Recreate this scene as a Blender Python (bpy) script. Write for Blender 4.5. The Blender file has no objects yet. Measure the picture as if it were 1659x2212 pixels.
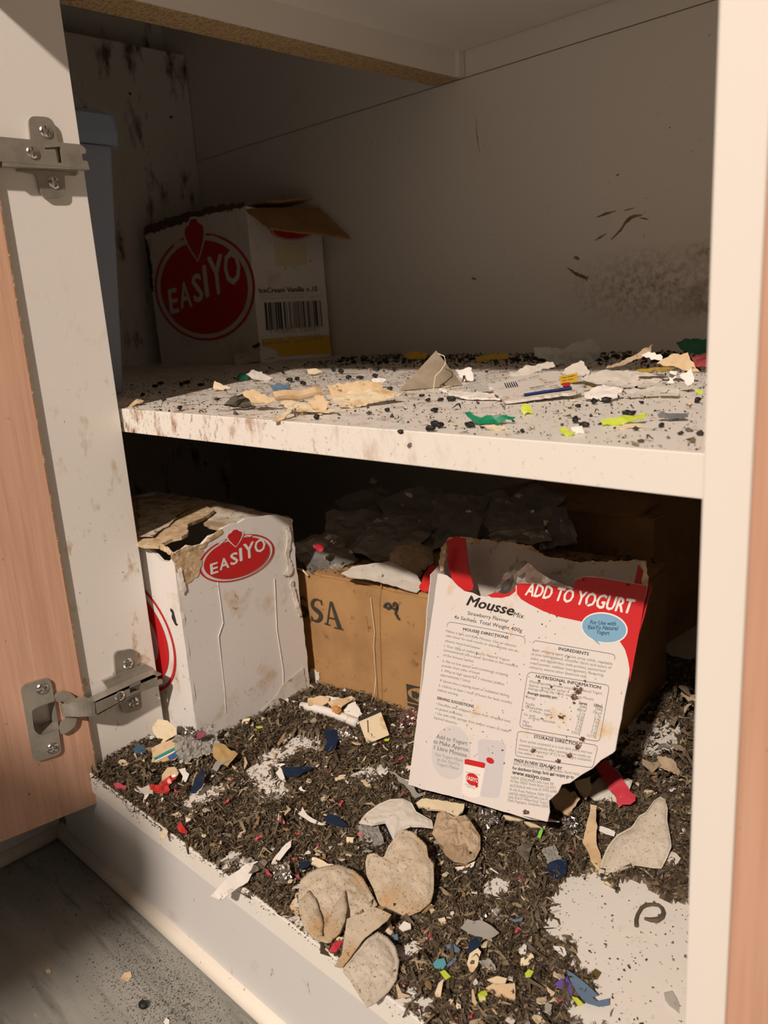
import bpy, bmesh, math, random
import numpy as np
from mathutils import Matrix, Vector, noise as mnoise
from mathutils.geometry import delaunay_2d_cdt

# ---------------------------------------------------------------- camera, world, lights, exposure
# measured in millimetres; S turns them into metres
S = 0.001
scn = bpy.context.scene
COL = scn.collection
CAM = np.array([502.614, -197.829, 295.392])
AZ, EL, ROLL, FPX = 0.7857, -0.2469, -0.0658, 1732.69
FW = np.array([-math.sin(AZ)*math.cos(EL), math.cos(AZ)*math.cos(EL), math.sin(EL)])
_r = np.cross(FW, [0, 0, 1]); _r /= np.linalg.norm(_r); _u = np.cross(_r, FW)
RT = math.cos(ROLL)*_r + math.sin(ROLL)*_u
UP = -math.sin(ROLL)*_r + math.cos(ROLL)*_u
cam_d = bpy.data.cameras.new('camera'); cam = bpy.data.objects.new('camera', cam_d); COL.objects.link(cam)
cam.matrix_world = Matrix(((RT[0], UP[0], -FW[0], CAM[0]*S), (RT[1], UP[1], -FW[1], CAM[1]*S), (RT[2], UP[2], -FW[2], CAM[2]*S), (0, 0, 0, 1)))
cam_d.sensor_fit = 'VERTICAL'; cam_d.sensor_height = 5.426; cam_d.lens = 5.426*FPX/2212; cam_d.clip_start = .01; cam_d.clip_end = 50
cam_d.dof.use_dof = True; cam_d.dof.focus_distance = .47; cam_d.dof.aperture_fstop = 2.6
scn.camera = cam

w = bpy.data.worlds.new('room'); scn.world = w; w.use_nodes = True
w.node_tree.nodes['Background'].inputs[0].default_value = (1.0, .83, .66, 1)
w.node_tree.nodes['Background'].inputs[1].default_value = .04

def lamp(name, loc, target, size, power, col):
    d = bpy.data.lights.new(name, 'AREA'); d.shape = 'DISK'; d.size = size; d.energy = power; d.color = col
    o = bpy.data.objects.new(name, d); COL.objects.link(o); o.location = loc
    o.rotation_euler = (Vector(target)-Vector(loc)).to_track_quat('-Z', 'Y').to_euler()
    return o
# the one source the photograph implies: the kitchen's ceiling lamp, behind and to the right of the viewer
lamp('ceiling_lamp_offscreen', (1.31, -2.42, 2.30), (.1, .1, .1), .11, 138, (1, .85, .73))

scn.view_settings.view_transform = 'Standard'; scn.view_settings.look = 'None'
scn.view_settings.exposure = 0.0; scn.view_settings.gamma = 1; scn.view_settings.use_curve_mapping = False
random.seed(7); RNG = np.random.default_rng(7)

# ---------------------------------------------------------------- measuring helpers (photo pixel -> point on a real plane, mm)
def ray(x, y): return RT*(x-829.5)/FPX - UP*(y-1106)/FPX + FW
def PZ(x, y, z): d = ray(x, y); return CAM + d*(z-CAM[2])/d[2]
def PY(x, y, v): d = ray(x, y); return CAM + d*(v-CAM[1])/d[1]
def PX(x, y, v): d = ray(x, y); return CAM + d*(v-CAM[0])/d[0]
def PP(x, y, pt, n): d = ray(x, y); n = np.asarray(n, float); return CAM + d*((np.asarray(pt)-CAM) @ n)/(d @ n)
def unit(v): v = np.asarray(v, float); return v/np.linalg.norm(v)
def crop(ox, oy, sc, pts): return [(ox+a/sc, oy+b/sc) for a, b in pts]

# ---------------------------------------------------------------- object helpers
ORG = {}
def props(o, label=None, cat=None, group=None, kind=None):
    if label: o['label'] = label
    if cat: o['category'] = cat
    if group: o['group'] = group
    if kind: o['kind'] = kind
    return o
def thing(name, label, cat, base, group=None, kind=None):
    o = bpy.data.objects.new(name, None); o.empty_display_size = .01; COL.objects.link(o)
    base = np.asarray(base, float); o.location = base*S; ORG[o.name] = base
    return props(o, label, cat, group, kind)
def link(name, me, org, parent):
    o = bpy.data.objects.new(name, me); COL.objects.link(o)
    if parent is not None: o.parent = parent
    else: o.location = org*S
    ORG[o.name] = org
    return o
def mk(name, verts, faces, mat, parent=None, smooth=False, label=None, cat=None, group=None, kind=None, base=None):
    v = np.asarray(verts, float)
    if parent is not None: org = ORG[parent.name]
    elif base is not None: org = np.asarray(base, float)
    else: org = np.array([v[:, 0].mean(), v[:, 1].mean(), v[:, 2].min()])
    me = bpy.data.meshes.new(name); me.from_pydata(((v-org)*S).tolist(), [], [list(map(int, f)) for f in faces]); me.validate()
    me.materials.append(mat)
    if smooth: me.polygons.foreach_set('use_smooth', [True]*len(me.polygons))
    o = link(name, me, org, parent)
    return props(o, label, cat, group, kind)
def mk_fast(name, v, tri, mat, org, parent=None, col=None, **kw):   # many triangles; col = one colour per triangle
    me = bpy.data.meshes.new(name); n = len(tri)
    me.vertices.add(len(v)); me.vertices.foreach_set('co', ((v-org)*S).astype(np.float32).ravel())
    me.loops.add(n*3); me.loops.foreach_set('vertex_index', tri.astype(np.int32).ravel())
    me.polygons.add(n); me.polygons.foreach_set('loop_start', np.arange(0, n*3, 3, dtype=np.int32))
    me.update(calc_edges=True)
    if col is not None:
        a = me.color_attributes.new('Col', 'FLOAT_COLOR', 'CORNER')
        c = np.concatenate([np.repeat(col, 3, axis=0), np.ones((n*3, 1))], 1).astype(np.float32); a.data.foreach_set('color', c.ravel())
    me.materials.append(mat)
    return props(link(name, me, np.asarray(org, float), parent), **kw)

# ---------------------------------------------------------------- shape helpers (return verts, faces in mm)
def rbox(lo, hi, r=.6, seg=2):
    bm = bmesh.new(); bmesh.ops.create_cube(bm, size=1)
    lo, hi = np.asarray(lo, float), np.asarray(hi, float)
    for v in bm.verts: v.co = Vector((np.array(v.co)+.5)*(hi-lo)+lo)
    if r: bmesh.ops.bevel(bm, geom=bm.edges[:], offset=r, segments=seg, profile=.5, affect='EDGES')
    return out(bm)
def out(bm):
    bm.verts.index_update()
    r = np.array([v.co[:] for v in bm.verts]), [[v.index for v in f.verts] for f in bm.faces]
    bm.free(); return r
def merge(*parts):
    V, F, n = [], [], 0
    for v, f in parts:
        V.append(np.asarray(v)); F += [[i+n for i in q] for q in f]; n += len(v)
    return np.concatenate(V), F
def prism(poly, vec, r=0, seg=2):
    bm = bmesh.new(); f = bm.faces.new([bm.verts.new(Vector(p)) for p in poly])
    e = bmesh.ops.extrude_face_region(bm, geom=[f])
    bmesh.ops.translate(bm, verts=[g for g in e['geom'] if isinstance(g, bmesh.types.BMVert)], vec=Vector(vec))
    bmesh.ops.recalc_face_normals(bm, faces=bm.faces[:])
    if r:
        top = [g for g in e['geom'] if isinstance(g, bmesh.types.BMEdge)]
        bmesh.ops.bevel(bm, geom=top, offset=r, segments=seg, profile=.5, affect='EDGES')
    big = [f for f in bm.faces if len(f.verts) > 4]
    bmesh.ops.triangulate(bm, faces=big, ngon_method='EAR_CLIP')
    return out(bm)
def rounded(poly, rad, k=5):                      # 2-D / 3-D polygon with rounded corners
    P = [np.asarray(p, float) for p in poly]; o = []; n = len(P)
    for i in range(n):
        a, b, c = P[i-1], P[i], P[(i+1) % n]
        r = rad[i] if hasattr(rad, '__len__') else rad
        if r <= 0: o.append(b); continue
        d1, d2 = a-b, c-b; l1, l2 = np.linalg.norm(d1), np.linalg.norm(d2); r = min(r, .48*l1, .48*l2)
        s, e = b+d1/l1*r, b+d2/l2*r
        for t in np.linspace(0, 1, k): o.append((1-t)**2*s+2*t*(1-t)*b+t*t*e)
    return o
def tube(pts, r, sides=6, closed=False):
    pts = [np.asarray(p, float) for p in pts]; V, F = [], []; n = len(pts); rr = r if hasattr(r, '__len__') else [r]*n
    ref = np.array([0, 0, 1.])
    for i, p in enumerate(pts):
        t = unit((pts[min(i+1, n-1)]-pts[max(i-1, 0)])+1e-9)
        a = np.cross(t, ref)
        if np.linalg.norm(a) < .1: a = np.cross(t, [1, 0, 0])
        a = unit(a); b = np.cross(t, a)
        for k in range(sides): q = 2*math.pi*k/sides; V.append(p+rr[i]*(math.cos(q)*a+math.sin(q)*b))
    for i in range(n-1):
        for k in range(sides): F.append([i*sides+k, i*sides+(k+1) % sides, (i+1)*sides+(k+1) % sides, (i+1)*sides+k])
    F.append(list(range(sides))[::-1]); F.append([(n-1)*sides+k for k in range(sides)])
    return np.array(V), F
def nz(p, s, seed=0): return mnoise.noise(Vector((p[0]/s+seed*7.31, p[1]/s-seed*3.17, p[2]/s+seed*1.73)))
def sheet(poly, thick=.35, res=4., bump=.8, lam=14., seed=0, jag=.5, curl=0., cdir=None, fine=0., lift=None):
    """thin torn sheet from a 3-D outline: jagged edge, bent surface, real thickness"""
    P = [np.asarray(p, float) for p in poly]; c = np.mean(P, 0); n = np.zeros(3)
    for i in range(len(P)): n += np.cross(P[i]-c, P[(i+1) % len(P)]-c)
    n = unit(n)
    if n @ (CAM-c) < 0: P = P[::-1]; n = -n
    rs = random.Random(seed*31+5); ring = []
    for i in range(len(P)):
        a, b = P[i], P[(i+1) % len(P)]; L = np.linalg.norm(b-a); k = max(1, int(L/(res*.8)))
        side = unit(np.cross(n, b-a)+1e-9)
        for j in range(k):
            q = a+(b-a)*j/k
            if j: q = q+side*rs.gauss(0, jag)
            ring.append(q)
    au = unit(np.cross(n, [.31, .77, .55])); av = np.cross(n, au); R2 = np.array([((q-c) @ au, (q-c) @ av) for q in ring]); off = np.mean([(q-c) @ n for q in ring])
    lo, hi = R2.min(0), R2.max(0); ins = []; st = res*1.15
    for i, yy in enumerate(np.arange(lo[1], hi[1], st*.87)):
        for xx in np.arange(lo[0]+(st/2 if i % 2 else 0), hi[0], st): ins.append((xx+rs.uniform(-.15, .15)*st, yy+rs.uniform(-.15, .15)*st))
    if ins:
        ins = np.array(ins); xs_, ys_ = ins[:, 0], ins[:, 1]; r_ = np.zeros(len(ins), bool); dm = np.full(len(ins), 1e9)
        for i in range(len(R2)):
            a2, b2 = R2[i], R2[(i+1) % len(R2)]; e2_ = b2-a2; tq = np.clip(((ins-a2) @ e2_)/(e2_ @ e2_+1e-12), 0, 1); dm = np.minimum(dm, np.linalg.norm(ins-a2-tq[:, None]*e2_, axis=1))
            if a2[1] != b2[1]: r_ ^= ((a2[1] > ys_) != (b2[1] > ys_)) & (xs_ < (b2[0]-a2[0])*(ys_-a2[1])/(b2[1]-a2[1])+a2[0])
        ins = ins[r_ & (dm > res*.4)]
    allp = [Vector(q) for q in R2]+[Vector(q) for q in ins]
    vo, eo, fo, ov, oe, of = delaunay_2d_cdt(allp, [], [list(range(len(R2)))], 1, 1e-5)
    V = np.array([c+au*q[0]+av*q[1]+n*off for q in vo]); T = [list(f) for f in fo]; cnt = {}
    for t in T:
        for i in range(3): k = (t[i], t[(i+1) % 3]); cnt[k] = 1
    B = [k for k in cnt if (k[1], k[0]) not in cnt]
    d = np.array([bump*nz(v, lam, seed)+fine*nz(v, lam*.3, seed+3) for v in V])
    if curl:
        cd = unit(cdir) if cdir is not None else unit(P[1]-P[0]); s = (V-c) @ cd; m = np.abs(s).max()+1e-6; d = d+curl*(s/m)**2
    if lift is not None: d = d+np.array([lift(v) for v in V])
    top = V+n*d[:, None]; bot = top-n*thick; N = len(V)
    F = [t for t in T]+[[i+N for i in t[::-1]] for t in T]
    for a, b in B: F.append([b, a, a+N, b+N])
    return np.concatenate([top, bot]), F
def pillow(poly, h=4., rim=.12, ridge=0., wr=1., lam=12., seed=0, ns=56, thick=.5, rings=9, fold=0.):
    """tea-bag like cushion: flat crimped rim, bulging wrinkled middle"""
    P = np.array([np.asarray(p, float) for p in poly]); c = P.mean(0); n = np.zeros(3)
    for i in range(len(P)): n += np.cross(P[i]-c, P[(i+1) % len(P)]-c)
    n = unit(n)
    if n @ (CAM-c) < 0: P = P[::-1]; n = -n
    seg = np.linalg.norm(np.roll(P, -1, 0)-P, axis=1); cum = np.concatenate([[0], np.cumsum(seg)]); Q = np.concatenate([P, P[:1]])
    tt = np.linspace(0, cum[-1], ns, endpoint=False); ring = np.stack([np.interp(tt, cum, Q[:, k]) for k in range(3)], 1)
    fr = np.concatenate([[1, 1-rim*.5, 1-rim], np.linspace(1-rim, 0, rings)[1:-1]])
    V = []
    for k, t in enumerate(fr):
        for j in range(ns):
            q = c+(ring[j]-c)*t
            b = 0 if t > 1-rim-1e-6 else h*math.sqrt(max(0, 1-(t/(1-rim))**2))
            rd = ridge*(1 if j % 2 else -1) if (t > 1-rim-1e-6) else 0
            e = wr*(.55*nz(q, lam, seed)+1.1*(.25-abs(nz(q, lam*.75, seed+2)))+.55*(.25-abs(nz(q, lam*.36, seed+4)))+.2*nz(q, lam*.15, seed+6))+fold*nz(q, lam*2.2, seed+9)
            V.append(q+n*(b+rd+e*(.35 if k < 2 else 1)))
    V.append(c+n*(h+wr*nz(c, lam, seed))); F = []; R = len(fr)
    for k in range(R-1):
        for j in range(ns): F.append([k*ns+j, k*ns+(j+1) % ns, (k+1)*ns+(j+1) % ns, (k+1)*ns+j])
    for j in range(ns): F.append([(R-1)*ns+j, (R-1)*ns+(j+1) % ns, R*ns])
    N = len(V); V = np.array(V); rb = V[:ns]-n*thick; V = np.concatenate([V, rb])
    for j in range(ns): F.append([j, N+j, N+(j+1) % ns, (j+1) % ns])
    F.append([N+j for j in range(ns)][::-1])
    return V, F
def blob(c, r, seed=0, rough=.25, n=2, ax=None):
    bm = bmesh.new(); bmesh.ops.create_icosphere(bm, subdivisions=n, radius=1)
    r = np.asarray(r, float)*np.ones(3); M = np.eye(3) if ax is None else np.asarray(ax).T
    for v in bm.verts:
        q = np.array(v.co); q = q*(1+rough*nz(q, .7, seed)); v.co = Vector(np.asarray(c)+M @ (q*r))
    return out(bm)
def crumple(c, ux, uy, su, sv, amp, lam, seed=0, n=14, cup=0., thick=.12):
    """crumpled sheet (foil, film): folded grid"""
    ux, uy = unit(ux), unit(uy); nn = unit(np.cross(ux, uy)); V, F = [], []
    for i in range(n+1):
        for j in range(n+1):
            a, b = (i/n-.5)*2, (j/n-.5)*2; q = np.array([a*3, b*3, 0])
            edge = 1-.18*abs(nz((a*2, b*2, 3), .5, seed+4))-.12*(abs(a) > .95 or abs(b) > .95)*nz((a*9, b*9, 1), 1, seed)
            k1 = nz(q, lam, seed); k2 = 1-2*abs(nz(q, lam*.55, seed+1)); k3 = nz(q, lam*.25, seed+2)
            dx, dy = nz(q, lam*.8, seed+5), nz(q, lam*.8, seed+6)
            V.append(np.asarray(c)+ux*(a*su*edge+dx*amp*.6)+uy*(b*sv*edge+dy*amp*.6)+nn*(amp*(k1+.6*k2+.35*k3)+cup*(a*a+b*b)))
    for i in range(n):
        for j in range(n):
            k = i*(n+1)+j; F += [[k, k+n+1, k+n+2], [k, k+n+2, k+1]] if (i+j) % 2 else [[k, k+n+1, k+1], [k+1, k+n+1, k+n+2]]
    N = len(V); V = np.array(V); V = np.concatenate([V, V-nn*thick]); F = F+[[a+N for a in f[::-1]] for f in F]
    per = [i*(n+1) for i in range(n+1)]+[n*(n+1)+j for j in range(1, n+1)]+[i*(n+1)+n for i in range(n-1, -1, -1)]+[j for j in range(n-1, 0, -1)]
    for i in range(len(per)): a, b = per[i], per[(i+1) % len(per)]; F.append([b, a, a+N, b+N])
    return V, F

# ---------------------------------------------------------------- procedural materials
MATS = {}
def mat(name, col, rough=.5, metal=0., var=None, spots=(), blobs=(), bump=None, trans=0., attr=False, spec=.5, sheen=0., ior=1.45, sss=0., alpha=1.):
    """var=(colour, scale, lo, hi, stretch); spots=[(colour, scale, lo, hi, stretch, mask)]; mask=(axis, a, b) ramps 0..1 from a to b (mm);
    blobs=[((x,y,z), (rx,ry,rz), colour, strength, noise_scale)] stains with a place of their own on the object"""
    if name in MATS: return MATS[name]
    m = bpy.data.materials.new(name); m.use_nodes = True; nt = m.node_tree; N, L = nt.nodes, nt.links
    b = N['Principled BSDF']; tc = N.new('ShaderNodeTexCoord')
    def noise(sc, stretch=(1, 1, 1), detail=4, rgh=.6):
        mp = N.new('ShaderNodeMapping'); mp.inputs['Scale'].default_value = [sc*s for s in stretch]; L.new(tc.outputs['Object'], mp.inputs['Vector'])
        t = N.new('ShaderNodeTexNoise'); t.inputs['Scale'].default_value = 1; t.inputs['Detail'].default_value = detail; t.inputs['Roughness'].default_value = rgh
        L.new(mp.outputs['Vector'], t.inputs['Vector']); return t.outputs['Fac']
    def ramp(sock, lo, hi, a=0., bb=1.):
        r = N.new('ShaderNodeMapRange'); r.inputs[1].default_value = lo; r.inputs[2].default_value = hi; r.inputs[3].default_value = a; r.inputs[4].default_value = bb; r.clamp = True
        L.new(sock, r.inputs[0]); return r.outputs[0]
    def mul(a, c):
        q = N.new('ShaderNodeMath'); q.operation = 'MULTIPLY'; L.new(a, q.inputs[0])
        if isinstance(c, (int, float)): q.inputs[1].default_value = c
        else: L.new(c, q.inputs[1])
        return q.outputs[0]
    def mix(fac, a, c):
        q = N.new('ShaderNodeMix'); q.data_type = 'RGBA'; L.new(fac, q.inputs[0])
        for s, k in ((a, 6), (c, 7)):
            if isinstance(s, tuple): q.inputs[k].default_value = (*s, 1)
            else: L.new(s, q.inputs[k])
        return q.outputs[2]
    cur = tuple(col)
    if attr:
        at = N.new('ShaderNodeVertexColor'); at.layer_name = 'Col'; cur = at.outputs['Color']
    if var: cur = mix(ramp(noise(var[1], var[4] if len(var) > 4 else (1, 1, 1)), var[2], var[3]), cur, tuple(var[0]))
    for s in spots:
        f = ramp(noise(s[1], s[4] if len(s) > 4 and s[4] else (1, 1, 1), 5, .65), s[2]-.045, s[3]-.045)
        if len(s) > 5 and s[5]:
            sx = N.new('ShaderNodeSeparateXYZ'); L.new(tc.outputs['Object'], sx.inputs[0]); f = mul(f, ramp(sx.outputs['XYZ'.index(s[5][0])], s[5][1]*S, s[5][2]*S))
        cur = mix(f, cur, tuple(s[0]))
    for c, r, bc, st, ns in blobs:
        mp = N.new('ShaderNodeMapping'); mp.vector_type = 'TEXTURE'; mp.inputs['Location'].default_value = [q*S for q in c]; mp.inputs['Scale'].default_value = [q*S for q in r]
        L.new(tc.outputs['Object'], mp.inputs['Vector'])
        ln = N.new('ShaderNodeVectorMath'); ln.operation = 'LENGTH'; L.new(mp.outputs['Vector'], ln.inputs[0])
        f = mul(ramp(ln.outputs['Value'], 1, .25), ramp(noise(ns, (1, 1, 1), 6, .7), .42, .62)); cur = mix(mul(f, st), cur, tuple(bc))
    if isinstance(cur, tuple): b.inputs['Base Color'].default_value = (*cur, 1)
    else: L.new(cur, b.inputs['Base Color'])
    b.inputs['Roughness'].default_value = rough; b.inputs['Metallic'].default_value = metal; b.inputs['Specular IOR Level'].default_value = spec
    b.inputs['Transmission Weight'].default_value = trans; b.inputs['IOR'].default_value = ior; b.inputs['Alpha'].default_value = alpha
    if sss: b.inputs['Subsurface Weight'].default_value = sss; b.inputs['Subsurface Radius'].default_value = (.004, .003, .002); b.inputs['Subsurface Scale'].default_value = .5
    if bump:
        bn = N.new('ShaderNodeBump'); bn.inputs['Strength'].default_value = bump[1]; bn.inputs['Distance'].default_value = bump[2] if len(bump) > 2 else .0006
        L.new(noise(bump[0], bump[3] if len(bump) > 3 else (1, 1, 1), 5), bn.inputs['Height']); L.new(bn.outputs[0], b.inputs['Normal'])
    MATS[name] = m; return m
WHITE = (.82, .785, .73)
GRIME = (.30, .19, .10)
DARK = (.028, .02, .014)
m_panel = mat('white_laminate', WHITE, .38, spots=[((.42, .27, .15), 60, .70, .78, (1, 1, .6)), ((.10, .07, .04), 210, .735, .765)], bump=(700, .08))
m_hinge_panel = mat('grubby_laminate', WHITE, .36, spots=[((.50, .33, .19), 70, .63, .72, (1, 1, .55), ('Z', 430, 150)), ((.10, .065, .04), 230, .72, .75, None, ('Z', 504, 230))], bump=(600, .1))
m_bottom = mat('dusty_shelf_laminate', WHITE, .45, spots=[((.6, .48, .36), 45, .68, .85), ((.12, .08, .05), 420, .70, .74)], bump=(700, .1))
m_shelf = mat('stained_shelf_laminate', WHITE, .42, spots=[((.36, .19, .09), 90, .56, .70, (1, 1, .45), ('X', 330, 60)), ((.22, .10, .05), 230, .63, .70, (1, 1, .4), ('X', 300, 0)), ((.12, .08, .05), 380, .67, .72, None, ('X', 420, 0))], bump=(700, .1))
m_back = mat('smudged_back_laminate', WHITE, .55, spots=[((.2, .14, .09), 260, .73, .76)], blobs=[
    ((232, 507, 369), (70, 40, 26), (.22, .12, .06), .9, 90), ((150, 507, 384), (95, 40, 40), (.32, .24, .16), .75, 160), ((255, 507, 436), (34, 40, 26), (.28, .20, .11), .8, 120),
    ((205, 507, 409), (26, 40, 12), (.36, .27, .18), .8, 140), ((270, 507, 374), (70, 40, 14), (.28, .15, .08), .8, 110)], bump=(500, .1))
m_side = mat('stained_side_laminate', WHITE, .6, spots=[((.16, .10, .06), 34, .60, .72, (1, 1, .35)), ((.05, .03, .02), 45, .72, .75)], bump=(400, .15))
m_ceil = mat('underside_laminate', WHITE, .6, bump=(500, .1))
m_chip = mat('raw_particle_board', (.58, .41, .22), .85, var=((.36, .22, .10), 420, .45, .62, (.5, 1, 1)), spots=[((.70, .54, .32), 500, .58, .68), ((.12, .06, .03), 600, .66, .72)], bump=(900, .5, .001))
m_wood = mat('pink_beech_laminate', (.62, .365, .255), .42, var=((.53, .295, .195), 26, .40, .66, (6, 6, .28)), spots=[((.68, .42, .30), 60, .55, .8, (5, 5, .12)), ((.10, .05, .03), 240, .74, .765)], bump=(300, .06, .0004, (3, 3, .1)))
m_edge = mat('brown_edge_band', (.26, .15, .08), .6, spots=[((.55, .42, .3), 300, .6, .7)])
m_stile = mat('clean_white_edge', WHITE, .4)
m_floor = mat('mottled_grey_vinyl', (.25, .255, .235), .42, var=((.34, .34, .315), 22, .38, .68, (.35, 2.2, 1)), spots=[((.15, .15, .135), 40, .58, .76, (.3, 2.4, 1)), ((.42, .40, .35), 60, .66, .80, (.4, 2.2, 1)), ((.05, .04, .03), 300, .72, .75)], bump=(300, .08))
m_cove = mat('cream_sealant', (.84, .78, .68), .5, spots=[((.25, .18, .12), 260, .70, .74)])
m_plinth = mat('pale_kickboard', (.66, .65, .64), .4, spots=[((.3, .26, .22), 120, .70, .75, (1, 1, .4)), ((.5, .46, .42), 18, .70, .85)], bump=(500, .06))
m_metal = mat('nickel_plated_steel', (.42, .39, .335), .32, .55, var=((.32, .295, .25), 90, .4, .7), bump=(400, .1))
m_screw = mat('bright_zinc', (.72, .71, .69), .22, 1.)

# ---------------------------------------------------------------- the cupboard
ZM, TM, YM, DB, WP, XS = 242.05, 15.8, 64.1, 506.8, 61.1, 419.6
ZF, ZC, ZSEAM = -84., 540., 515.
cab = thing('corner_cupboard', 'white laminate corner cupboard with one middle shelf, its door open', 'cupboard', (0, 0, ZF))
def cpart(name, lo, hi, m, r=.5, parent=cab): v, f = rbox(lo, hi, r); return mk(name, v, f, m, parent)
cpart('bottom_board', (-545, 0, -15.2), (XS+17, DB, 0), m_bottom, .5)
cpart('middle_shelf', (-545, YM, ZM-TM), (XS, DB, ZM), m_shelf, .5)
cpart('hinge_panel', (-16, 5.5, 0), (0, WP, 721), m_hinge_panel, .35)
cpart('back_panel', (-599, DB, -15), (XS+17, DB+8, ZSEAM), m_back, .3)
cpart('back_strip', (-599, DB+1.2, ZSEAM+1.2), (XS+17, DB+9, 721), m_back, .3)
cpart('side_panel', (-548, 62, -15), (-532, DB, 652), m_side, .5)
cpart('front_blanking_panel', (-548, 46, -15), (-16, 62, 721), m_panel, .5)
cpart('upright_panel', (XS, 0, ZF), (XS+17.3, DB, 721), m_stile, .7)
cpart('top_board', (-53, -3, ZC), (XS, DB, ZC+16), m_ceil, .4)
cpart('top_rail', (-86, 62, ZSEAM+.6), (-53, DB, ZC+16), m_chip, .3)
cpart('rail_facing', (-53, 62, ZSEAM+1), (-52, DB, ZC), m_ceil, 0)
cpart('corner_fillet', (-52, DB-9, ZSEAM+1), (-47, DB, ZC), m_panel, .3)
cpart('plinth_board', (-62, 1.5, ZF), (XS+17, 16, -15.2), m_plinth, .3)
cpart('shading_drawer_front', (-18, -22, 508), (XS+16, -4, 718), m_wood, .8)  # out of view; lower edge brought down to shade the middle shelf's rear
cpart('outer_side', (-600, 46, -15), (-584, DB+9, 721), m_side, 0)
bench = mk('worktop', *rbox((-620, -34, 722), (900, DB+30, 758), 4), m_panel, label='pale worktop slab lying on top of the corner cupboard', cat='worktop')
bench2 = mk('worktop', *rbox((-620, -1500, 722), (26, -34.4, 758), 4), m_panel, label='worktop of the adjoining run above the open wooden door', cat='worktop')
nb = thing('neighbouring_cabinet', 'neighbouring cabinet with a pink beech front beside the white upright', 'cabinet', (XS+120, 200, ZF))
mk('door', *rbox((XS+19.2, -20, -40), (XS+420, -2.2, 716), .8), m_wood, nb)
mk('carcass', *rbox((XS+17.8, 0, ZF), (XS+430, DB, 721), .6), m_stile, nb)
lb = thing('adjoining_cabinet_base', 'pale kickboard and carcass of the adjoining cabinet behind the open door', 'cabinet', (-200, -400, ZF))
mk('kickboard', *rbox((-90, -1200, ZF), (-74, 1.2, -26), .4), m_plinth, lb)
mk('carcass', *rbox((-560, -1200, -26), (-26, 5, 721), .6), m_panel, lb)
mk('worktop', *rbox((26.5, -1500, 722), (490, -796, 758), 4), m_panel, label='added pale slab out of view that shades the floor by the kickboard', cat='worktop')  # unseen slab added to cast the floor shadow beside the kickboard
fl = mk('floor', *rbox((-620, -1800, ZF-12), (1600, 40, ZF), 0), m_floor, kind='structure')
# cove bead where the kickboard meets the vinyl
prof = [(0, 0), (-5, .6), (-6.2, 3.5), (-5, 7.5), (-1.5, 10), (1.5, 10)]
V = [np.array([x, 1.5+a, ZF+b]) for x in (-74, 436) for a, b in prof]; n6 = len(prof)
F = [[i, i+1, n6+i+1, n6+i] for i in range(n6-1)]+[list(range(n6))[::-1], [n6+i for i in range(n6)]]
mk('trim_1', V, F, m_cove, smooth=True, kind='structure')
prof = [(0, 0), (5, .6), (6.2, 3.5), (5, 7.5), (1.5, 10), (-1.5, 10)]
V = [np.array([-74+a, y, ZF+b]) for y in (-1200, 1) for a, b in prof]
mk('trim_2', V, F, m_cove, smooth=True, kind='structure')

m_smear = mat('dried_brown_smear', (.20, .13, .06), .8, var=((.34, .25, .15), 220, .45, .6))
def stroke(px, wds):
    P = [PY(*q, DB) for q in px]; V, F = [], []; n = len(P); k = 14; Q = []
    for i in range(k):
        t = i/(k-1)*(n-1); j = min(int(t), n-2); Q.append(P[j]+(P[j+1]-P[j])*(t-j))
    for i, p in enumerate(Q):
        t = Q[min(i+1, k-1)]-Q[max(i-1, 0)]; sd = unit(np.array([t[2], 0, -t[0]])); wd = np.interp(i/(k-1), np.linspace(0, 1, len(wds)), wds)*random.uniform(.6, 1.3)
        V += [p+sd*wd/2+np.array([0, -.12, 0]), p-sd*wd/2+np.array([0, -.12, 0])]
    return mk('smear', np.array(V), [[2*i, 2*i+1, 2*i+3, 2*i+2] for i in range(k-1)], m_smear, cab)
for px, wds in (([(1288, 470), (1308, 462), (1330, 456)], (.6, 3.2, 1)), ([(1347, 455), (1372, 449)], (.5, 1.5, .4)), ([(1388, 464), (1365, 468), (1350, 482), (1342, 496), (1326, 512), (1318, 520)], (1, 3.4, 4.2, 2.4, 1.6, .4)), ([(1284, 520), (1298, 512), (1310, 504)], (.4, 2.0, .6)), ([(1330, 380), (1338, 376)], (.5, 2, .5)), ([(1225, 578), (1245, 592), (1270, 602)], (.6, 3.4, 5)), ([(1028, 248), (1030, 290), (1036, 328)], (.3, .9, .5)), ([(1240, 555), (1252, 560)], (2, 4, 1)), ([(1018, 600), (1030, 604)], (1, 2.4, .5)), ([(1380, 470), (1402, 474)], (.5, 2, .5))):
    stroke(px, wds)
# the open door and its two hinges
da = math.atan2(-4-4, 66); DD = unit([-.155*1, -1, 0]); DN = unit([1, -.155, 0]); DO = np.array([3.0, 4.6, -24.])
def door_pt(a, z, d=0): return DO+DD*a+DN*d+np.array([0, 0, z+24])
poly = [door_pt(0, -24), door_pt(395, -24), door_pt(395, 536), door_pt(0, 536)]
door = mk('door', *prism(poly, -DN*17, 0), m_wood, cab)
door['label'] = 'open pink beech door with specks of dirt'
mk('edge_band', *prism([door_pt(-.9, -24, .2), door_pt(0, -24, .2), door_pt(0, 536, .2), door_pt(-.9, 536, .2)], -DN*17.2), m_edge, door)

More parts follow.
